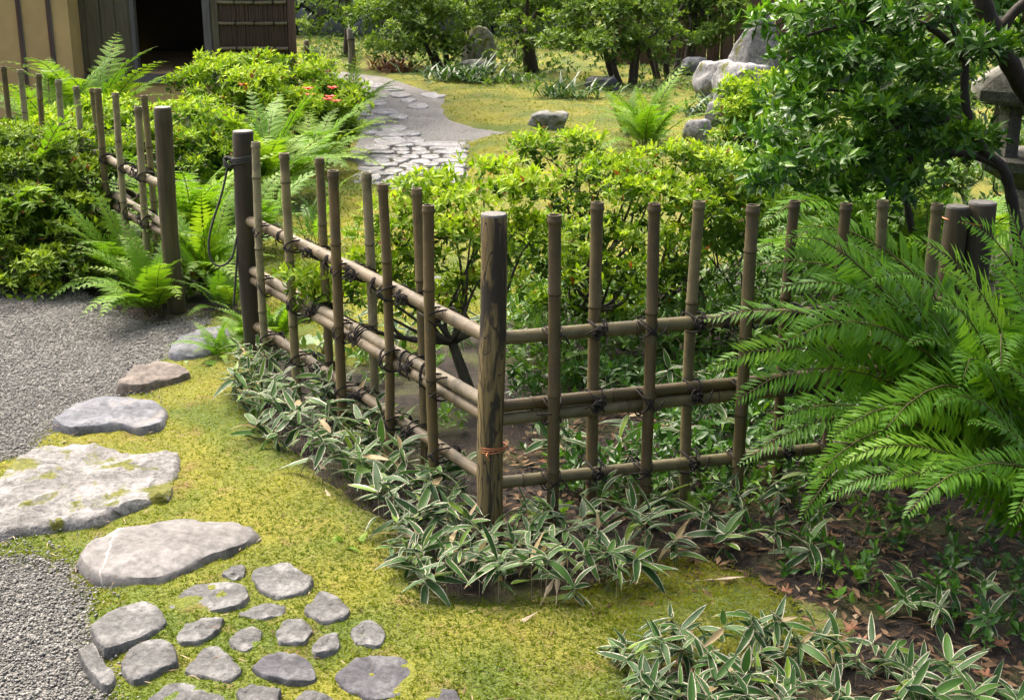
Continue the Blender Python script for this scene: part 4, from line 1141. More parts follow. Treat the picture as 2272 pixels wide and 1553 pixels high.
# ------------------------------------------------------------------ ferns
def frond_mesh(curve, kind, seed, width=.2, npair=None, face=(0, 0, 1.0)):
    """curve: points from base to tip (list of 3-vectors)"""
    rg = np.random.default_rng(seed)
    pts = np.array(curve); seg = np.linalg.norm(np.diff(pts, axis=0), axis=1); s = np.concatenate([[0], np.cumsum(seg)]); L = s[-1]
    def at(t):
        x = np.clip(t, 0, 1) * L
        return np.array([np.interp(x, s, pts[:, i]) for i in range(3)])
    lv = Leaves()
    if kind == 'sword':
        n_ = npair or 44; t0 = .22
        for i in range(n_):
            t = t0 + (1 - t0) * (i + .3) / n_
            p = at(t); tg = unit(at(t + .02) - at(t - .02))
            side = unit(np.cross(tg, face)); up = np.cross(side, tg)
            u = (t - t0) / (1 - t0)
            ln = width * L * min(1, (u + .12) / .28) * (1 - u ** 2.2) ** .8 + .006
            for sg in (1, -1):
                if rg.random() < .02: continue
                d = side * sg * math.cos(R(22 + 22 * u)) + tg * math.sin(R(22 + 22 * u) + rg.uniform(-.12, .12)) + up * rg.uniform(-.3, .3)
                lv.add(np.array([p]), np.array([d]), np.array([up]), ln * rg.uniform(.9, 1.06), .125 * ln + .0032, np.array([rg.uniform(.2, .8)]), fold=.25, curl=rg.uniform(.02, .22))
    else:
        n_ = npair or 17; t0 = .14
        for i in range(n_):
            t = t0 + (1 - t0) * (i + .3) / n_
            p = at(t); tg = unit(at(t + .02) - at(t - .02))
            side = unit(np.cross(tg, [0, 0, 1.0])); up = np.cross(side, tg)
            u = (t - t0) / (1 - t0)
            ln = width * L * min(1, (u + .2) / .45) * (1 - u) ** .75 + .008
            for sg in (1, -1):
                d = unit(side * sg * math.cos(R(20 + 25 * u)) + tg * math.sin(R(20 + 25 * u)) + up * rg.uniform(-.12, .18))
                sd = unit(np.cross(d, up)); nu = 9 if ln > .03 else 5
                tt = (np.arange(nu) + .5) / nu
                pb = p + d * (tt * ln)[:, None] - up * (tt ** 2 * ln * .15)[:, None]
                pl = .27 * ln * np.clip((1 - tt) ** .7 + .05, 0, 1)
                tn = np.full(nu, rg.uniform(.2, .8))
                for s2 in (1, -1):
                    dd = unit(sd * s2 + d * .55)
                    lv.add(pb, np.broadcast_to(dd, (nu, 3)).copy(), np.broadcast_to(up, (nu, 3)).copy(), pl, pl * .62, tn, fold=.15, curl=.1)
                lv.add(np.array([p]), np.array([d]), np.array([up]), ln, .05 * ln, np.array([.3]), fold=0, curl=.15)
    n_leaf = sum(len(f) for f in lv.f)
    v = np.concatenate(lv.v); f = np.concatenate(lv.f); t = np.concatenate(lv.t)
    mb = MB(); rp_ = [at(q) for q in np.linspace(0, .97, 12)]
    mb.tube(rp_, [.0032 * (1.2 - q) * (L / .7) ** .5 + .0006 for q in np.linspace(0, 1, 12)], 4)
    quads = [q for q in mb.f if len(q) == 4]
    tri = np.array([(q[0], q[1], q[2]) for q in quads] + [(q[0], q[2], q[3]) for q in quads]) + len(v)
    me = mesh('frond', np.vstack([v, np.array(mb.v)]), np.vstack([f, tri]), M[kind], False, np.concatenate([t, np.full(len(mb.v), .1)]))
    me.materials.append(M['stipe'])
    mi = np.zeros(len(me.polygons), dtype=np.int32); mi[n_leaf:] = 1
    me.polygons.foreach_set('material_index', mi)
    return me
def arc(L, e0, e1, n=14, side=0.0):
    p = np.zeros(3); out = [p.copy()]
    for i in range(n):
        e = R(e0 + (e1 - e0) * ((i + .5) / n) ** 1.3)
        p = p + np.array([math.cos(e), side * (i / n), math.sin(e)]) * L / n; out.append(p.copy())
    return out
LADY = [frond_mesh(arc(1.0, e0, e1, side=s_), 'lady', 60 + i, .2) for i, (e0, e1, s_) in enumerate([(75, 5, .1), (65, -20, -.1), (55, -30, .15), (80, 30, -.05), (45, -35, 0), (70, -5, -.18)])]
SWORD = [frond_mesh(arc(1.0, e0, e1, side=s_), 'sword', 80 + i, .12) for i, (e0, e1, s_) in enumerate([(75, -5, .1), (60, -30, -.1), (80, 25, 0), (50, -35, .12)])]
def fern(base, n, L, label, kind='lady', az=(0, 360), group='lady ferns', tilt=0.0, seed=0, z=0.0):
    rg = random.Random(seed + int(base[0] * 100))
    root = empty('fern', (base[0], base[1], z), label, 'fern', group)
    lib = LADY if kind == 'lady' else SWORD
    for i in range(n):
        a = R(az[0] + (az[1] - az[0]) * (i + rg.random() * .8) / n)
        o = obj('frond', lib[rg.randrange(len(lib))], None, root, loc=(rg.uniform(-.05, .05), rg.uniform(-.03, .03), 0), rot=(rg.uniform(-.15, .15), tilt + rg.uniform(-.15, .15), a), scale=L * rg.uniform(.7, 1.12))
    return root
FG = 'bright lady ferns around the gate and path'
fern(g0(G(345, 700)), 22, .52, 'bright fern arching over the gravel at the foot of the grey gate post', az=(90, 330), group=FG, seed=1)
fern(g0(G(285, 640)), 18, .58, 'fern on the gravel edge under the overgrown bamboo fence', az=(80, 350), group=FG, seed=2)
fern(g0(G(455, 640)), 24, .66, 'dense fern filling the gateway between the two gate posts', group=FG, seed=3)
fern(g0(G(500, 690)), 14, .36, 'low fern on the moss right beside the hanging gate rope', group=FG, seed=31)
fern(g0(G(230, 610)), 14, .5, 'fern between the dark azalea and the overgrown fence', group=FG, seed=32)
fern(g0(G(520, 470)), 18, .8, 'tall fern in the middle of the gateway, farther back', group=FG, seed=33)
fern(g0(G(420, 560)), 22, .8, 'tall fern just behind the grey gate post', group=FG, seed=4)
fern(g0(G(560, 560)), 18, .66, 'fern right behind the black gate post', group=FG, seed=15)
fern(g0(G(600, 450)), 24, .95, 'tall fern behind the black gate post', group=FG, seed=5)
fern(g0(G(690, 400)), 22, .85, 'fern spilling towards the cobbles behind the first bamboo poles', group=FG, seed=6)
fern(g0(G(745, 345)), 20, .75, 'fern at the right foot of the red-blossomed azalea', group=FG, seed=7)
fern(g0(G(775, 280)), 16, .8, 'upright fern beside the far path at the end of the azalea', group=FG, seed=8)
fern(g0(G(215, 330)), 16, 1.2, 'tall upright fern in front of the teahouse boards', group=FG, seed=9)
fern(g0(G(130, 360)), 13, 1.05, 'tall fern in front of the yellow plaster wall', group=FG, seed=10)
fern(g0(G(40, 600)), 20, .95, 'fern rising out of the dark azalea at the left edge', group=FG, seed=11)
fern(g0(G(150, 560)), 16, .9, 'fern growing through the azalea beside the overgrown fence', group=FG, seed=12)
fern(g0(G(690, 215)), 9, .9, 'tall fern to the right of the reed screen', group=FG, seed=13)
fern(g0(G(722, 180)), 7, .6, 'small fern by the head of the far path', group=FG, seed=14)
fern(g0(G(555, 765)), 14, .3, 'small pale fern at the foot of the black gate post', group=FG, seed=16)
fern(g0(G(500, 800)), 12, .26, 'tiny pale fern hanging over the small blue-grey stone', group=FG, seed=17)
fern(g0(G(620, 760)), 13, .3, 'small fern inside the fence behind the first bamboo poles', group=FG, seed=18)
fern(g0(G(1435, 335)), 18, .8, 'airy pale fern at the edge of the moss right of the square rock', group=FG, seed=19)
fern(g0(G(1390, 300)), 7, .6, 'thin fern leaning over the moss beside the airy one', group=FG, seed=20)
fern(g0(G(700, 560)), 8, .5, 'narrow upright fern seen between the bamboo poles', 'sword', group=FG, seed=21)
fern(g0(G(1215, 1150)), 5, .13, 'tiny bright fern sprig right of the corner post', group=FG, seed=22)
fern(g0(G(1545, 1150)), 5, .10, 'tiny fern sprig under the right fence', group=FG, seed=23)
fern(g0(G(765, 1215)), 4, .10, 'tiny pale fern sprig in the moss beside the long stone', group=FG, seed=24)
fern(g0(G(2010, 660)), 16, .8, 'fern in front of the lantern column behind the right fence', group=FG, seed=25)
fern(g0(G(1890, 620)), 15, .7, 'fern under the dark tree behind the right fence', group=FG, seed=26)
fern(g0(G(2120, 600)), 15, .85, 'fern left of the stone lantern', group=FG, seed=27)

# the two big sword ferns at the right, frond by frond
def sword_fern(base, fronds, label, seed, width=.105):
    root = empty('sword_fern', (base[0], base[1], 0), label, 'fern', 'big sword ferns at the right')
    b = np.array([base[0], base[1], .03]); rgf = random.Random(seed)
    for i, (px, py, Y, lift) in enumerate(fronds):
        tip = A(px, py, Y)
        m = (b + tip) / 2; L = np.linalg.norm(tip - b)
        sw = np.array([rgf.uniform(-.12, .12), rgf.uniform(-.12, .12), 0]) * L
        lift = lift * rgf.uniform(.75, 1.2)
        m = m + sw + np.array([0, 0, lift * L]) + (tip - b) * np.array([.06, .06, 0])
        cv = [(1 - t) ** 2 * b + 2 * t * (1 - t) * m + t * t * tip - np.array([0, 0, .06 * L * t ** 4]) - b for t in np.linspace(0, 1, 16)]
        obj('frond', frond_mesh(cv, 'sword', seed + i, width, 70, (rgf.uniform(-.35, .35), rgf.uniform(-1.3, -.2), 1.0)), None, root, loc=(0, 0, .03))
    return root
sb = G(2290, 1120)
sword_fern(sb, [(1562, 655, 3.55, .40), (1570, 765, 3.45, .36), (1680, 905, 3.3, .34), (1640, 985, 3.35, .28), (1800, 1020, 3.15, .32), (1790, 660, 3.5, .36), (1900, 640, 3.7, .34), (1640, 545, 3.75, .36), (1700, 470, 3.9, .36), (2090, 560, 3.7, .28),
                 (1690, 600, 3.5, .38), (1750, 470, 3.45, .34), (1880, 480, 3.4, .32), (2010, 470, 3.35, .3), (2130, 430, 3.35, .26), (1940, 560, 3.2, .36), (2080, 620, 3.0, .36), (1850, 560, 3.6, .36), (1720, 720, 3.3, .4), (1840, 920, 3.05, .36), (1620, 850, 3.4, .34), (2140, 800, 2.9, .42), (1780, 1100, 3.1, .26), (2020, 720, 3.3, .34), (2230, 760, 2.9, .40), (2380, 900, 3.2, .4), (1960, 900, 2.9, .36), (1980, 600, 3.8, .34)],
           'large dark sword fern spilling its fronds left across the right bamboo fence', 300)
sb2 = G(2430, 1330)
sword_fern(sb2, [(1830, 1065, 2.95, .34), (2010, 1105, 2.72, .36), (1870, 985, 3.0, .34), (2120, 1000, 2.7, .36), (2250, 1115, 2.55, .4), (2080, 860, 3.0, .40), (2420, 1100, 2.6, .4), (2240, 640, 3.2, .34), (2235, 395, 3.3, .24), (2330, 700, 3.2, .3), (2180, 520, 3.25, .3), (2150, 900, 2.95, .38), (2050, 1010, 2.85, .36), (2190, 760, 3.1, .36), (1960, 1040, 2.9, .34)],
           'bright sword fern at the right edge with fronds hanging low over the dark soil', 400)
sb3 = G(2010, 760)
sword_fern(sb3, [(1690, 452, 4.6, .34), (1720, 530, 4.4, .32), (1650, 540, 4.6, .3), (1840, 430, 4.9, .28), (2040, 400, 5.0, .26), (2170, 470, 4.6, .26)],
           'sword fern behind the right bamboo fence', 500)
# low strap-leaved clumps at the back
def strap(base, n, L, label, mat='strap', group='low strap-leaved clumps'):
    root = empty('strap_plant', base, label, 'plant', group)
    a = RNG.uniform(0, 6.28, n); e = np.radians(RNG.uniform(15, 70, n))
    D = np.column_stack([np.cos(a) * np.cos(e), np.sin(a) * np.cos(e), np.sin(e)])
    lv = Leaves(); lv.add(RNG.normal(size=(n, 3)) * [L * .5, L * .25, 0], D, np.tile([0, 0, 1.0], (n, 1)), L * RNG.uniform(.6, 1.1, n), L * .09, RNG.uniform(0, 1, n), .3, .3)
    lv.build('blades', M[mat], root)
    return root
strap(g0(G(1000, 185)), 90, .42, 'dark strap-leaved clump in front of the flat mossy rock')
strap(g0(G(1060, 185)), 90, .42, 'second dark strap-leaved clump right below the upright stone')
strap(g0(G(1265, 222)), 90, .40, 'green strap-leaved clump beside the moss in the back centre')
strap(g0(G(1135, 190)), 60, .35, 'low strap clump before the thick dark trunk')
strap(g0(G(1560, 260)), 60, .35, 'strap clump at the foot of the pale boulders')
strap(g0(G(855, 158)), 110, .35, 'reddish brown grass tuft at the far edge of the path', 'redgrass')
strap(g0(G(890, 165)), 80, .3, 'small reddish brown grass tuft beside the far path', 'redgrass')

# ------------------------------------------------------------------ lantern
LY = 6.1
lc = np.array([A(2310, 400, LY)[0], LY])
lan = empty('stone_lantern', (lc[0], lc[1], 0), 'weathered stone garden lantern cut off by the right edge of the picture', 'lantern')
def hexl(name, prof, sides=6, rot=.3, smooth=False):
    m_ = MB(); m_.lathe(prof, sides); o = m_.build(name, M['lantern'], lan, rot=(0, 0, rot), smooth=smooth); return o
zE = A(2160, 225, LY)[2]
hexl('base', [(.30, -.05), (.30, .08), (.24, .12), (.17, .14)])
hexl('column', [(.13, .14), (.115, .3), (.115, .45), (.14, zE - .40)], 16, smooth=True)
hexl('platform', [(.14, zE - .399), (.20, zE - .37), (.33, zE - .30), (.335, zE - .255), (.30, zE - .245)])
for k in range(6):
    a = .3 + k * math.pi / 3
    m_ = MB(); m_.box((.21 * math.cos(a), .21 * math.sin(a), zE - .13), (.07, .07, .229), rz=a); m_.build('firebox_pillar', M['lantern'], lan)
hexl('firebox_ring', [(.245, zE - .05), (.25, zE - .014)])
hexl('roof', [(.25, zE - .012), (.37, zE + .0), (.385, zE + .02), (.385, zE + .06), (.33, zE + .105), (.22, zE + .17), (.12, zE + .25), (.08, zE + .29)])
hexl('finial', [(.06, zE + .291), (.09, zE + .32), (.10, zE + .37), (.07, zE + .42), (.01, zE + .47)], 14, smooth=True)

# stakes near the far path
stk = empty('wooden_stake', g0(G(780, 158)), 'weathered wooden stake with a split top beside the far path', 'stake')
mb = MB(); mb.lathe([(.05, -.05), (.05, .2), (.047, .38), (.056, .40), (.046, .44), (.04, .55), (.01, .58)], 9, bend=lambda z: (.015 * math.sin(z * 7), 0)); mb.build('shaft', M['frame_wood'], stk, smooth=True)
mb = MB(); mb.tube([(.055 * math.cos(t), .055 * math.sin(t), .42) for t in np.linspace(0, 6.28, 15)], .008, 5, False); mb.build('rope_tie', M['rope'], stk)
stk = empty('wooden_stake', g0(G(682, 150)), 'short dark stake among the ferns right of the reed screen', 'stake')
mb = MB(); mb.lathe([(.045, -.05), (.045, .2), (.04, .36), (.01, .38)], 9); mb.build('shaft', M['post_wood'], stk, smooth=True)

# ------------------------------------------------------------------ dwarf bamboo (sasa)
def sasa_leaf(seed):
    rg = random.Random(seed); L, W = 1.0, .215; n = 7; v, f, uv = [], [], []
    bend = rg.uniform(.0, .55); tw = rg.uniform(-.9, .9); sway = rg.uniform(-.12, .12)
    for i in range(n + 1):
        t = i / n
        w = W / 2 * (math.sin(math.pi * min(1, t * .92 + .08) ** .72) ** .8) if 0 < i < n else (.012 if i == 0 else .003)
        z = -bend * t * t; cz = -.22 * w
        for j, s in enumerate((-1, 0, 1)):
            v.append((t * L * (1 - .25 * bend * t), s * w + sway * t * t, z + (0 if s else cz * 2) + s * w * tw * t)); uv.append((t, .5 + s * .5))
    for i in range(n):
        for j in range(2):
            a = i * 3 + j; f.append((a, a + 3, a + 4, a + 1))
    return mesh('leaf', v, f, M['sasa'], True, uv=uv)
SL = [sasa_leaf(i) for i in range(8)]
def stem_mesh():
    mb = MB(); mb.tube([(0, 0, -.1), (.02, .01, .5), (0, .03, 1.0)], [.012, .010, .006], 5); return mesh('stem', mb.v, mb.f, M['straw'], True)
STEM = stem_mesh()
SG = 'variegated dwarf bamboo plants'
def sasa(p, h, L, n, label, rg, lean=(0, 0)):
    root = empty('dwarf_bamboo', (p[0], p[1], 0), label, 'plant', SG, rz=rg.uniform(0, 6.28))
    obj('stem', STEM, None, root, scale=(h * .6, h * .6, h))
    for i in range(n):
        a = 6.28 * i / n * 2.0 + rg.uniform(-.5, .5); t = 1 - .75 * i / n * rg.random()
        el = rg.uniform(-35, 45) if i else rg.uniform(35, 75)
        o = obj('leaf', SL[rg.randrange(8)], None, root, loc=(0, .03 * h, h * t), scale=L * rg.uniform(.5, 1.2))
        o.rotation_euler = (rg.uniform(-.5, .5), -R(el), a)
def sasa_area(poly_px, n, label, h=(.06, .17), L=(.075, .118), seed=0, mind=.035, zones=()):
    rg = random.Random(seed); poly = P2(poly_px); lo, hi = poly.min(0), poly.max(0); pts = []
    tries = 0
    while len(pts) < n and tries < n * 60:
        tries += 1
        p = np.array([rg.uniform(lo[0], hi[0]), rg.uniform(lo[1], hi[1])])
        if sdf(p[None], poly)[0] < 0 or any(np.linalg.norm(p - q) < mind for q in pts): continue
        pts.append(p)
        lb = label
        if zones:
            u_ = (p[0] - lo[0]) / (hi[0] - lo[0]); lb = label + ', ' + zones[min(int(u_ * len(zones)), len(zones) - 1)]
        sasa(p, rg.uniform(*h), rg.uniform(*L), rg.choice((8, 9, 10, 11, 12, 13)), lb, rg)
sasa_area([(530, 850), (640, 820), (800, 920), (980, 1060), (1060, 1160), (1010, 1250), (900, 1240), (780, 1140), (660, 1060), (560, 980), (510, 900)], 98, 'dwarf bamboo sprig before the pale fence', seed=1, zones=('nearest the black gate post', 'in front of its middle poles', 'between its last poles and the corner post'))
sasa_area([(850, 1260), (980, 1180), (1080, 1200), (1200, 1200), (1500, 1240), (1500, 1310), (1330, 1355), (1180, 1360), (1050, 1350), (930, 1330)], 60, 'dwarf bamboo sprig below the corner post', seed=2, zones=('on its left towards the stones', 'right at its foot', 'on its right under the dark fence'), h=(.05, .15), L=(.07, .105))
sasa_area([(1360, 1470), (1480, 1420), (1640, 1430), (1800, 1450), (2000, 1480), (2300, 1560), (2300, 1640), (1800, 1640), (1420, 1620)], 78, 'dwarf bamboo sprig in the bottom right drift', seed=3, zones=('at its mossy left end', 'left of its middle', 'right of its middle', 'at its right end by the picture edge'), h=(.03, .11), L=(.06, .098), mind=.03)
sasa_area([(1170, 1150), (1600, 1130), (1780, 1180), (1900, 1280), (1700, 1260), (1500, 1230), (1200, 1210)], 14, 'sparse variegated dwarf bamboo sprig under the right fence', seed=4, h=(.07, .15), mind=.09)
sasa_area([(1120, 860), (1400, 840), (1700, 900), (1750, 1080), (1400, 1100), (1180, 1080)], 26, 'dwarf bamboo sprig behind the right fence', seed=5, h=(.07, .16), mind=.08)
sasa_area([(700, 790), (1000, 820), (1230, 760), (1270, 700), (1100, 720), (780, 740)], 19, 'dwarf bamboo sprig behind the pale bamboo fence, under the lime azalea', seed=6, h=(.08, .16), mind=.06)
sasa_area([(1950, 1300), (2150, 1330), (2250, 1420), (2100, 1440), (1980, 1390)], 6, 'dwarf bamboo sprig on the dark soil under the sword ferns', seed=7, h=(.05, .11), L=(.07, .1), mind=.08)

# low green undergrowth nobody could count
def undergrowth(name, poly_px, n, leaf, hz, mat, label, tint=.45, k=5, wid=.4):
    poly = P2(poly_px); lo, hi = poly.min(0), poly.max(0)
    p = RNG.uniform(lo, hi, (n, 2)); p = p[(sdf(p, poly) > 0) & (wob(p, 1.1) > -.35)]; m = len(p)
    z = RNG.uniform(.01, 1, m) ** 1.3 * hz * (1 + .6 * wob(p, 1.5))
    P = np.column_stack([p, np.maximum(z, .01)])
    lv = Leaves(); rosettes(lv, P, np.column_stack([RNG.normal(size=m) * .4, RNG.normal(size=m) * .4 - .15, np.ones(m)]), k, leaf, wid, np.clip(tint + .25 * wob(p, 1.7) + RNG.normal(size=m) * .12, 0, 1))
    return tag(lv.build(name, M[mat], None), label, 'ground cover', kind='stuff')
undergrowth('ground_cover', [(1120, 700), (1250, 650), (1700, 600), (2250, 560), (2300, 800), (1900, 830), (1650, 840), (1450, 850), (1130, 880)], 6500, .05, .26, 'broad', 'low leafy ground cover behind the right bamboo fence')
undergrowth('ground_cover', [(-60, 580), (200, 630), (300, 690), (420, 690), (530, 670), (500, 480), (560, 330), (100, 330), (-60, 430)], 5000, .05, .16, 'azalea_dark', 'dark leafy ground cover under the ferns left of the gate', .35)
undergrowth('ground_cover', [(660, 130), (850, 150), (960, 185), (1300, 225), (1560, 240), (1560, 190), (1700, 60), (700, 60)], 9000, .07, .14, 'back_leaf', 'patchy green ground cover under the back trees', .5)
undergrowth('ground_cover', [(1560, 330), (1760, 330), (2300, 300), (2300, 560), (1700, 600), (1560, 560)], 5000, .06, .2, 'broad', 'leafy green ground cover under the dark tree', .45)

undergrowth('ground_cover', [(1130, 860), (1700, 830), (2100, 800), (2250, 900), (2000, 1050), (1780, 1120), (1400, 1140), (1160, 1100)], 3400, .045, .12, 'rhodo', 'sparse dark seedlings and ground cover in the soil behind the right fence', .5)
undergrowth('ground_cover', [(640, 820), (800, 790), (1000, 800), (1060, 960), (980, 980), (800, 850)], 500, .05, .12, 'broad', 'leafy ground cover inside the pale fence', .4)
undergrowth('ground_cover', [(1500, 1130), (1900, 1080), (2300, 1130), (2300, 1500), (2000, 1440), (1750, 1280)], 420, .04, .08, 'rhodo', 'dark seedlings in the leaf litter under the sword ferns', .45)
# heart-leaved plants
def heart_leaf():
    pts = [(0, 0), (.12, -.2), (.02, -.42), (.25, -.55), (.6, -.42), (1, 0), (.6, .42), (.25, .55), (.02, .42), (.12, .2)]
    v = [(x, y, .08 * abs(y) - .1 * x * x) for x, y in pts] + [(.4, 0, -.05)]
    f = [(i, (i + 1) % 10, 10) for i in range(10)]
    return mesh('leaf', v, f, M['broad'], True, tint=[.5] * 11)
HL = heart_leaf()
def hearts(px, py, n, L, h, label, seed):
    rg = random.Random(seed); b = g0(G(px, py)); root = empty('heart_leaf_plant', b, label, 'plant', 'heart-leaved plants')
    for i in range(n):
        a = 6.28 * i / n + rg.uniform(-.4, .4); r = rg.uniform(.01, .6) * L * (1 if n > 1 else 0); hh = h * rg.uniform(.6, 1.2)
        x, y = r * math.cos(a), r * math.sin(a)
        mb = MB(); mb.tube([(0, 0, -.02), (x * .5, y * .5, hh * .6), (x, y, hh)], .002, 5); mb.build('stalk', M['stipe'], root)
        obj('leaf', HL, None, root, loc=(x, y, hh), rot=(rg.uniform(-.3, .3), rg.uniform(-.1, .45), a), scale=L * rg.uniform(.7, 1.1))
hearts(440, 822, 2, .075, .04, 'round pale leaf beside the brown wedge stone', 1)
hearts(1600, 850, 3, .07, .08, 'single heart-leaved plant right of the dark fence poles', 2)
hearts(1480, 800, 8, .09, .14, 'heart-leaved clump under the azalea behind the right fence', 3)
hearts(1580, 760, 8, .10, .15, 'heart-leaved clump beside the brown trunk behind the right fence', 4)
hearts(1700, 760, 8, .09, .14, 'heart-leaved clump behind the right fence, under the fern tips', 5)
hearts(1290, 850, 6, .07, .12, 'small-leaved green clump behind the first dark poles', 6)
hearts(1800, 590, 9, .10, .14, 'heart-leaved clump between the tan stones', 7)
hearts(720, 790, 5, .07, .10, 'green leaved plant inside the pale fence', 8)
hearts(820, 1115, 3, .06, .12, 'bright green seedling among the dwarf bamboo', 9)
# old stump behind the right fence
px_rock('stump', 1535, 760, 70, 125, 0, M['brown_wood'], 61, 'rotting brown stump behind the right bamboo fence', cat='stump', taper=.25)

# ------------------------------------------------------------------ loose stuff
def scatter(poly, n, holes=(), near=None, margin=.01):
    lo, hi = poly.min(0), poly.max(0)
    p = RNG.uniform(lo, hi, (n, 2)); d = sdf(p, poly)
    for h in holes: d = np.minimum(d, -sdf(p, h))
    k = d > margin
    if near is not None: k &= RNG.random(n) < np.clip(near / np.maximum(p[:, 1], .1), 0, 1) ** 2
    return p[k], d[k]
# gravel pebbles
vis = P2([(-60, 600), (-60, 1650), (330, 1650), (330, 1100), (420, 900), (560, 770), (480, 690), (330, 715), (150, 630), (0, 600)])
p, _ = scatter(vis, 160000, near=4.2)
dm = sdf(p, front_moss) + wob(p, 1.3) * .055
inmoss = (dm > .0) & (RNG.random(len(p)) > .5 * np.exp(-np.maximum(dm, 0) / .05))
p = p[(~inmoss) & (sdf(p, court_poly) > 0)]
n = len(p)
octv = np.array([(1, 0, 0), (-1, 0, 0), (0, 1, 0), (0, -1, 0), (0, 0, 1), (0, 0, -1)], float)
octf = np.array([(0, 2, 4), (2, 1, 4), (1, 3, 4), (3, 0, 4), (2, 0, 5), (1, 2, 5), (3, 1, 5), (0, 3, 5)])
rad = .0030 + RNG.beta(1.2, 4.5, n) * .0062
jit = RNG.uniform(.65, 1.3, (n, 6, 1)) * octv[None] + RNG.uniform(-.25, .25, (n, 6, 3))
jit[:, :, 2] *= .6
ang = RNG.uniform(0, 6.28, n); ca, sa = np.cos(ang), np.sin(ang)
xy = np.stack([jit[:, :, 0] * ca[:, None] - jit[:, :, 1] * sa[:, None], jit[:, :, 0] * sa[:, None] + jit[:, :, 1] * ca[:, None], jit[:, :, 2]], -1) * rad[:, None, None]
dm = sdf(p, front_moss) + wob(p, 1.3) * .055
base = np.column_stack([p, .005 + rad * .35 + RNG.uniform(-.001, .003, n) + np.clip(dm / .10 + .25, 0, 1) * .016])
v = (xy + base[:, None, :]).reshape(-1, 3)
f = (octf[None] + (np.arange(n) * 6)[:, None, None]).reshape(-1, 3)
tag(obj('gravel_pebbles', mesh('gravel_pebbles', v, f, M['pebble'], False, np.repeat(RNG.beta(2, 2.4, n), 6))), 'loose grey gravel covering the court at the left', 'gravel', kind='stuff')
# moss tufts
def tufts(name, poly, n, near, label, hs=(.0035, .009), zfun=.022, holes=()):
    p, d = scatter(poly, n, holes, near, -.09)
    if holes: p = p[np.min([-sdf(p, h) for h in holes], axis=0) > -.004]
    d = sdf(p, poly) + wob(p, 1.3) * .055
    kk = d > -.05 * RNG.random(len(p)) ** 2; p, d = p[kk], d[kk]
    m = len(p); a = RNG.uniform(0, 6.28, m); h = RNG.uniform(*hs, m); w = RNG.uniform(.0025, .005, m) * (h / .011)
    tt = np.clip(d / .2 + .5, 0, 1); tt = tt * tt * (3 - 2 * tt)
    z = np.maximum(-.03 + (zfun + .03) * tt + (wob(p, 2.2) * .012 + wob(p, 6.0) * .006) * tt, .004) - .001
    b = np.column_stack([p, z]); s = np.column_stack([np.cos(a), np.sin(a), np.zeros(m)]) * w[:, None]
    tip = b + np.column_stack([RNG.normal(size=m) * 1.1, RNG.normal(size=m) * 1.1, np.ones(m)]) * h[:, None]
    v = np.stack([b - s, b + s, tip], 1).reshape(-1, 3); f = np.arange(m * 3).reshape(-1, 3)
    t = np.clip(.46 + .42 * wob(p, .8) + .22 * wob(p, 4.0) + RNG.normal(size=m) * .12, 0, 1)
    return tag(obj(name, mesh(name, v, f, M['tuft'], False, np.repeat(t, 3))), label, 'moss', kind='stuff')
stones_out = [P2(q, .03) for q in pav]
tufts('moss_tufts', front_moss, 190000, 3.0, 'yellow-green moss cushion between the stones and the dwarf bamboo', holes=stones_out)
tufts('moss_tufts', patch_poly, 9000, 3.4, 'small moss patch between the two drifts of dwarf bamboo')
tufts('moss_tufts', P2([(560, 690), (780, 800), (1250, 660), (1600, 420), (1560, 230), (1000, 185), (700, 200), (560, 420)]), 230000, 5.0, 'moss cushion of the lawn behind the fence, beside the far path', hs=(.008, .02), zfun=.028, holes=[path_poly])
# litter of dead leaves and twigs
lit = P2([(1000, 1250), (1140, 900), (1350, 850), (1750, 820), (2300, 900), (2350, 1700), (1500, 1700), (1380, 1400), (1300, 1330)])
p, _ = scatter(lit, 8500); m = len(p)
lv = Leaves(); a = RNG.uniform(0, 6.28, m); e = RNG.uniform(-.1, .35, m)
D = np.column_stack([np.cos(a), np.sin(a), e])
lv.add(np.column_stack([p, RNG.uniform(.0, .014, m)]), D, np.column_stack([RNG.normal(size=m) * .4, RNG.normal(size=m) * .4, np.ones(m)]), RNG.uniform(.02, .055, m), RNG.choice([.003, .012, .018], m, p=[.45, .3, .25]), RNG.beta(1.6, 2.2, m), .3, .05)
o = lv.build('leaf_litter', M['litter'], None); tag(o, 'brown litter of dead leaves and twigs on the dark soil', 'litter', kind='stuff')
p, _ = scatter(front_moss, 1600); m = len(p); lv = Leaves(); a = RNG.uniform(0, 6.28, m)
lv.add(np.column_stack([p, np.full(m, .03)]), np.column_stack([np.cos(a), np.sin(a), RNG.uniform(-.05, .1, m)]), np.tile([0, 0, 1.0], (m, 1)), RNG.uniform(.008, .05, m), RNG.uniform(.0012, .004, m), RNG.uniform(.3, 1, m), .2, .05)
o = lv.build('moss_litter', M['litter'], None); tag(o, 'scattered straw bits and needles lying on the moss', 'litter', kind='stuff')
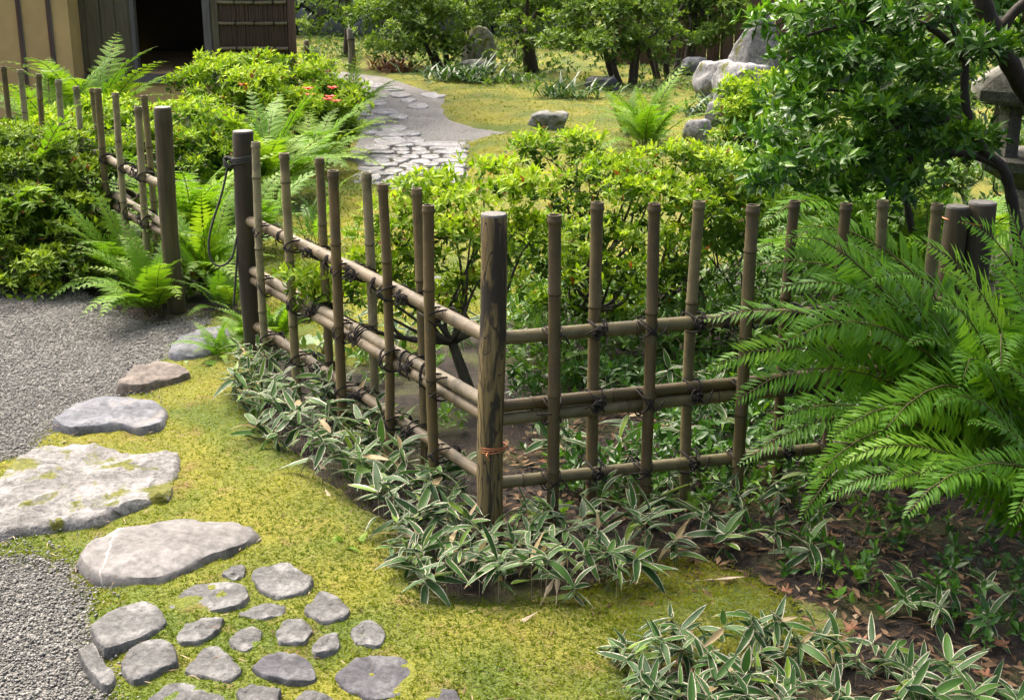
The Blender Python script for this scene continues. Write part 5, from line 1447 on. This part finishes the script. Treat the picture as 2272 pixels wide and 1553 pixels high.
# fallen maple leaves
def maple_mesh(seed):
    rg = random.Random(seed); v = [(0, 0, .01)]; k = 7
    for i in range(k):
        a = R(-125 + 250 * i / (k - 1)); r = (1 - .32 * abs(i - 3) / 3) * rg.uniform(.85, 1.1)
        a0 = a - R(20)
        v.append((.42 * math.cos(a0), .42 * math.sin(a0), rg.uniform(0, .12))); v.append((.72 * r * math.cos(a - .13), .72 * r * math.sin(a - .13), rg.uniform(0, .22)))
        v.append((r * math.cos(a), r * math.sin(a), rg.uniform(.05, .4))); v.append((.72 * r * math.cos(a + .13), .72 * r * math.sin(a + .13), rg.uniform(0, .22)))
    n_ = len(v) - 1
    f = [(0, i, i + 1) for i in range(1, n_)]
    v += [(-.3, .0, 0), (-.75, .03, .05), (-.74, .06, .05), (-.3, .03, 0)]
    f += [(0, n_ + 1, n_ + 2, n_ + 3, n_ + 4)]
    return mesh('fallen_leaf', v, f, M['maple'])
ML = [maple_mesh(i) for i in range(4)]
leafs = [((1575, 1210), 'curled brown maple leaf on the dark soil left of the leaning straw blade'), ((1745, 1312), 'brown maple leaf beside the small moss patch'), ((1890, 1395), 'large tan maple leaf on the litter above the bottom bamboo drift'),
         ((1915, 1425), 'reddish maple leaf just below the large tan one'), ((2225, 1430), 'orange-brown maple leaf near the right edge'), ((2070, 1345), 'faded maple leaf in the shade under the sword ferns'), ((1440, 1340), 'small dry maple leaf left of the small moss patch'),
         ((1215, 1025), 'brown maple leaf on the soil just behind the right fence'), ((1850, 1190), 'dark maple leaf under the low fern fronds'), ((1395, 1225), 'brown leaf lying among the bamboo by the right fence'), ((1120, 1560), 'brown leaf on the moss at the bottom edge'), ((2190, 1500), 'brown leaf in the bottom right bamboo drift'),
         ((655, 1090), None)]
for i, ((x, y), lb) in enumerate(leafs):
    if lb is None: continue
    o = obj('fallen_leaf', ML[i % 4], None, None, loc=G(x, y, .015), rot=(RNG.uniform(-.2, .2), RNG.uniform(-.2, .2), RNG.uniform(0, 6.28)), scale=RNG.uniform(.028, .042)); tag(o, lb, 'leaf', 'fallen maple leaves')
# dry straw-coloured bamboo leaves
for i, (x, y, a, lb) in enumerate([(1205, 1330, 1.2, 'dry straw-coloured bamboo leaf standing at the moss edge'), (1235, 1320, 1.5, 'second dry bamboo leaf at the moss edge'), (1580, 1285, -.3, 'long dry stalk lying by the small moss patch'), (1680, 1180, -1.2, 'pale dry blade leaning by the right fence foot'), (1130, 1395, .6, 'straw twig lying across the moss'), (740, 1120, 2.0, 'thin dry blade on the moss by the long stone')]):
    b = G(x, y, .02); mb = MB(); L_ = .09
    d = np.array([math.cos(a), math.sin(a), .25]); s_ = np.array([-math.sin(a), math.cos(a), 0]) * .008
    mb.add([b, b + d * L_ * .5 + s_, b + d * L_, b + d * L_ * .5 - s_, b + d * L_ * .5 + np.array([0, 0, .004])], [(0, 1, 4), (1, 2, 4), (2, 3, 4), (3, 0, 4)])
    mb.tube([b - d * .05, b], .0016, 5)
    tag(mb.build('dry_leaf', M['straw']), lb, 'leaf', 'dry bamboo leaves')
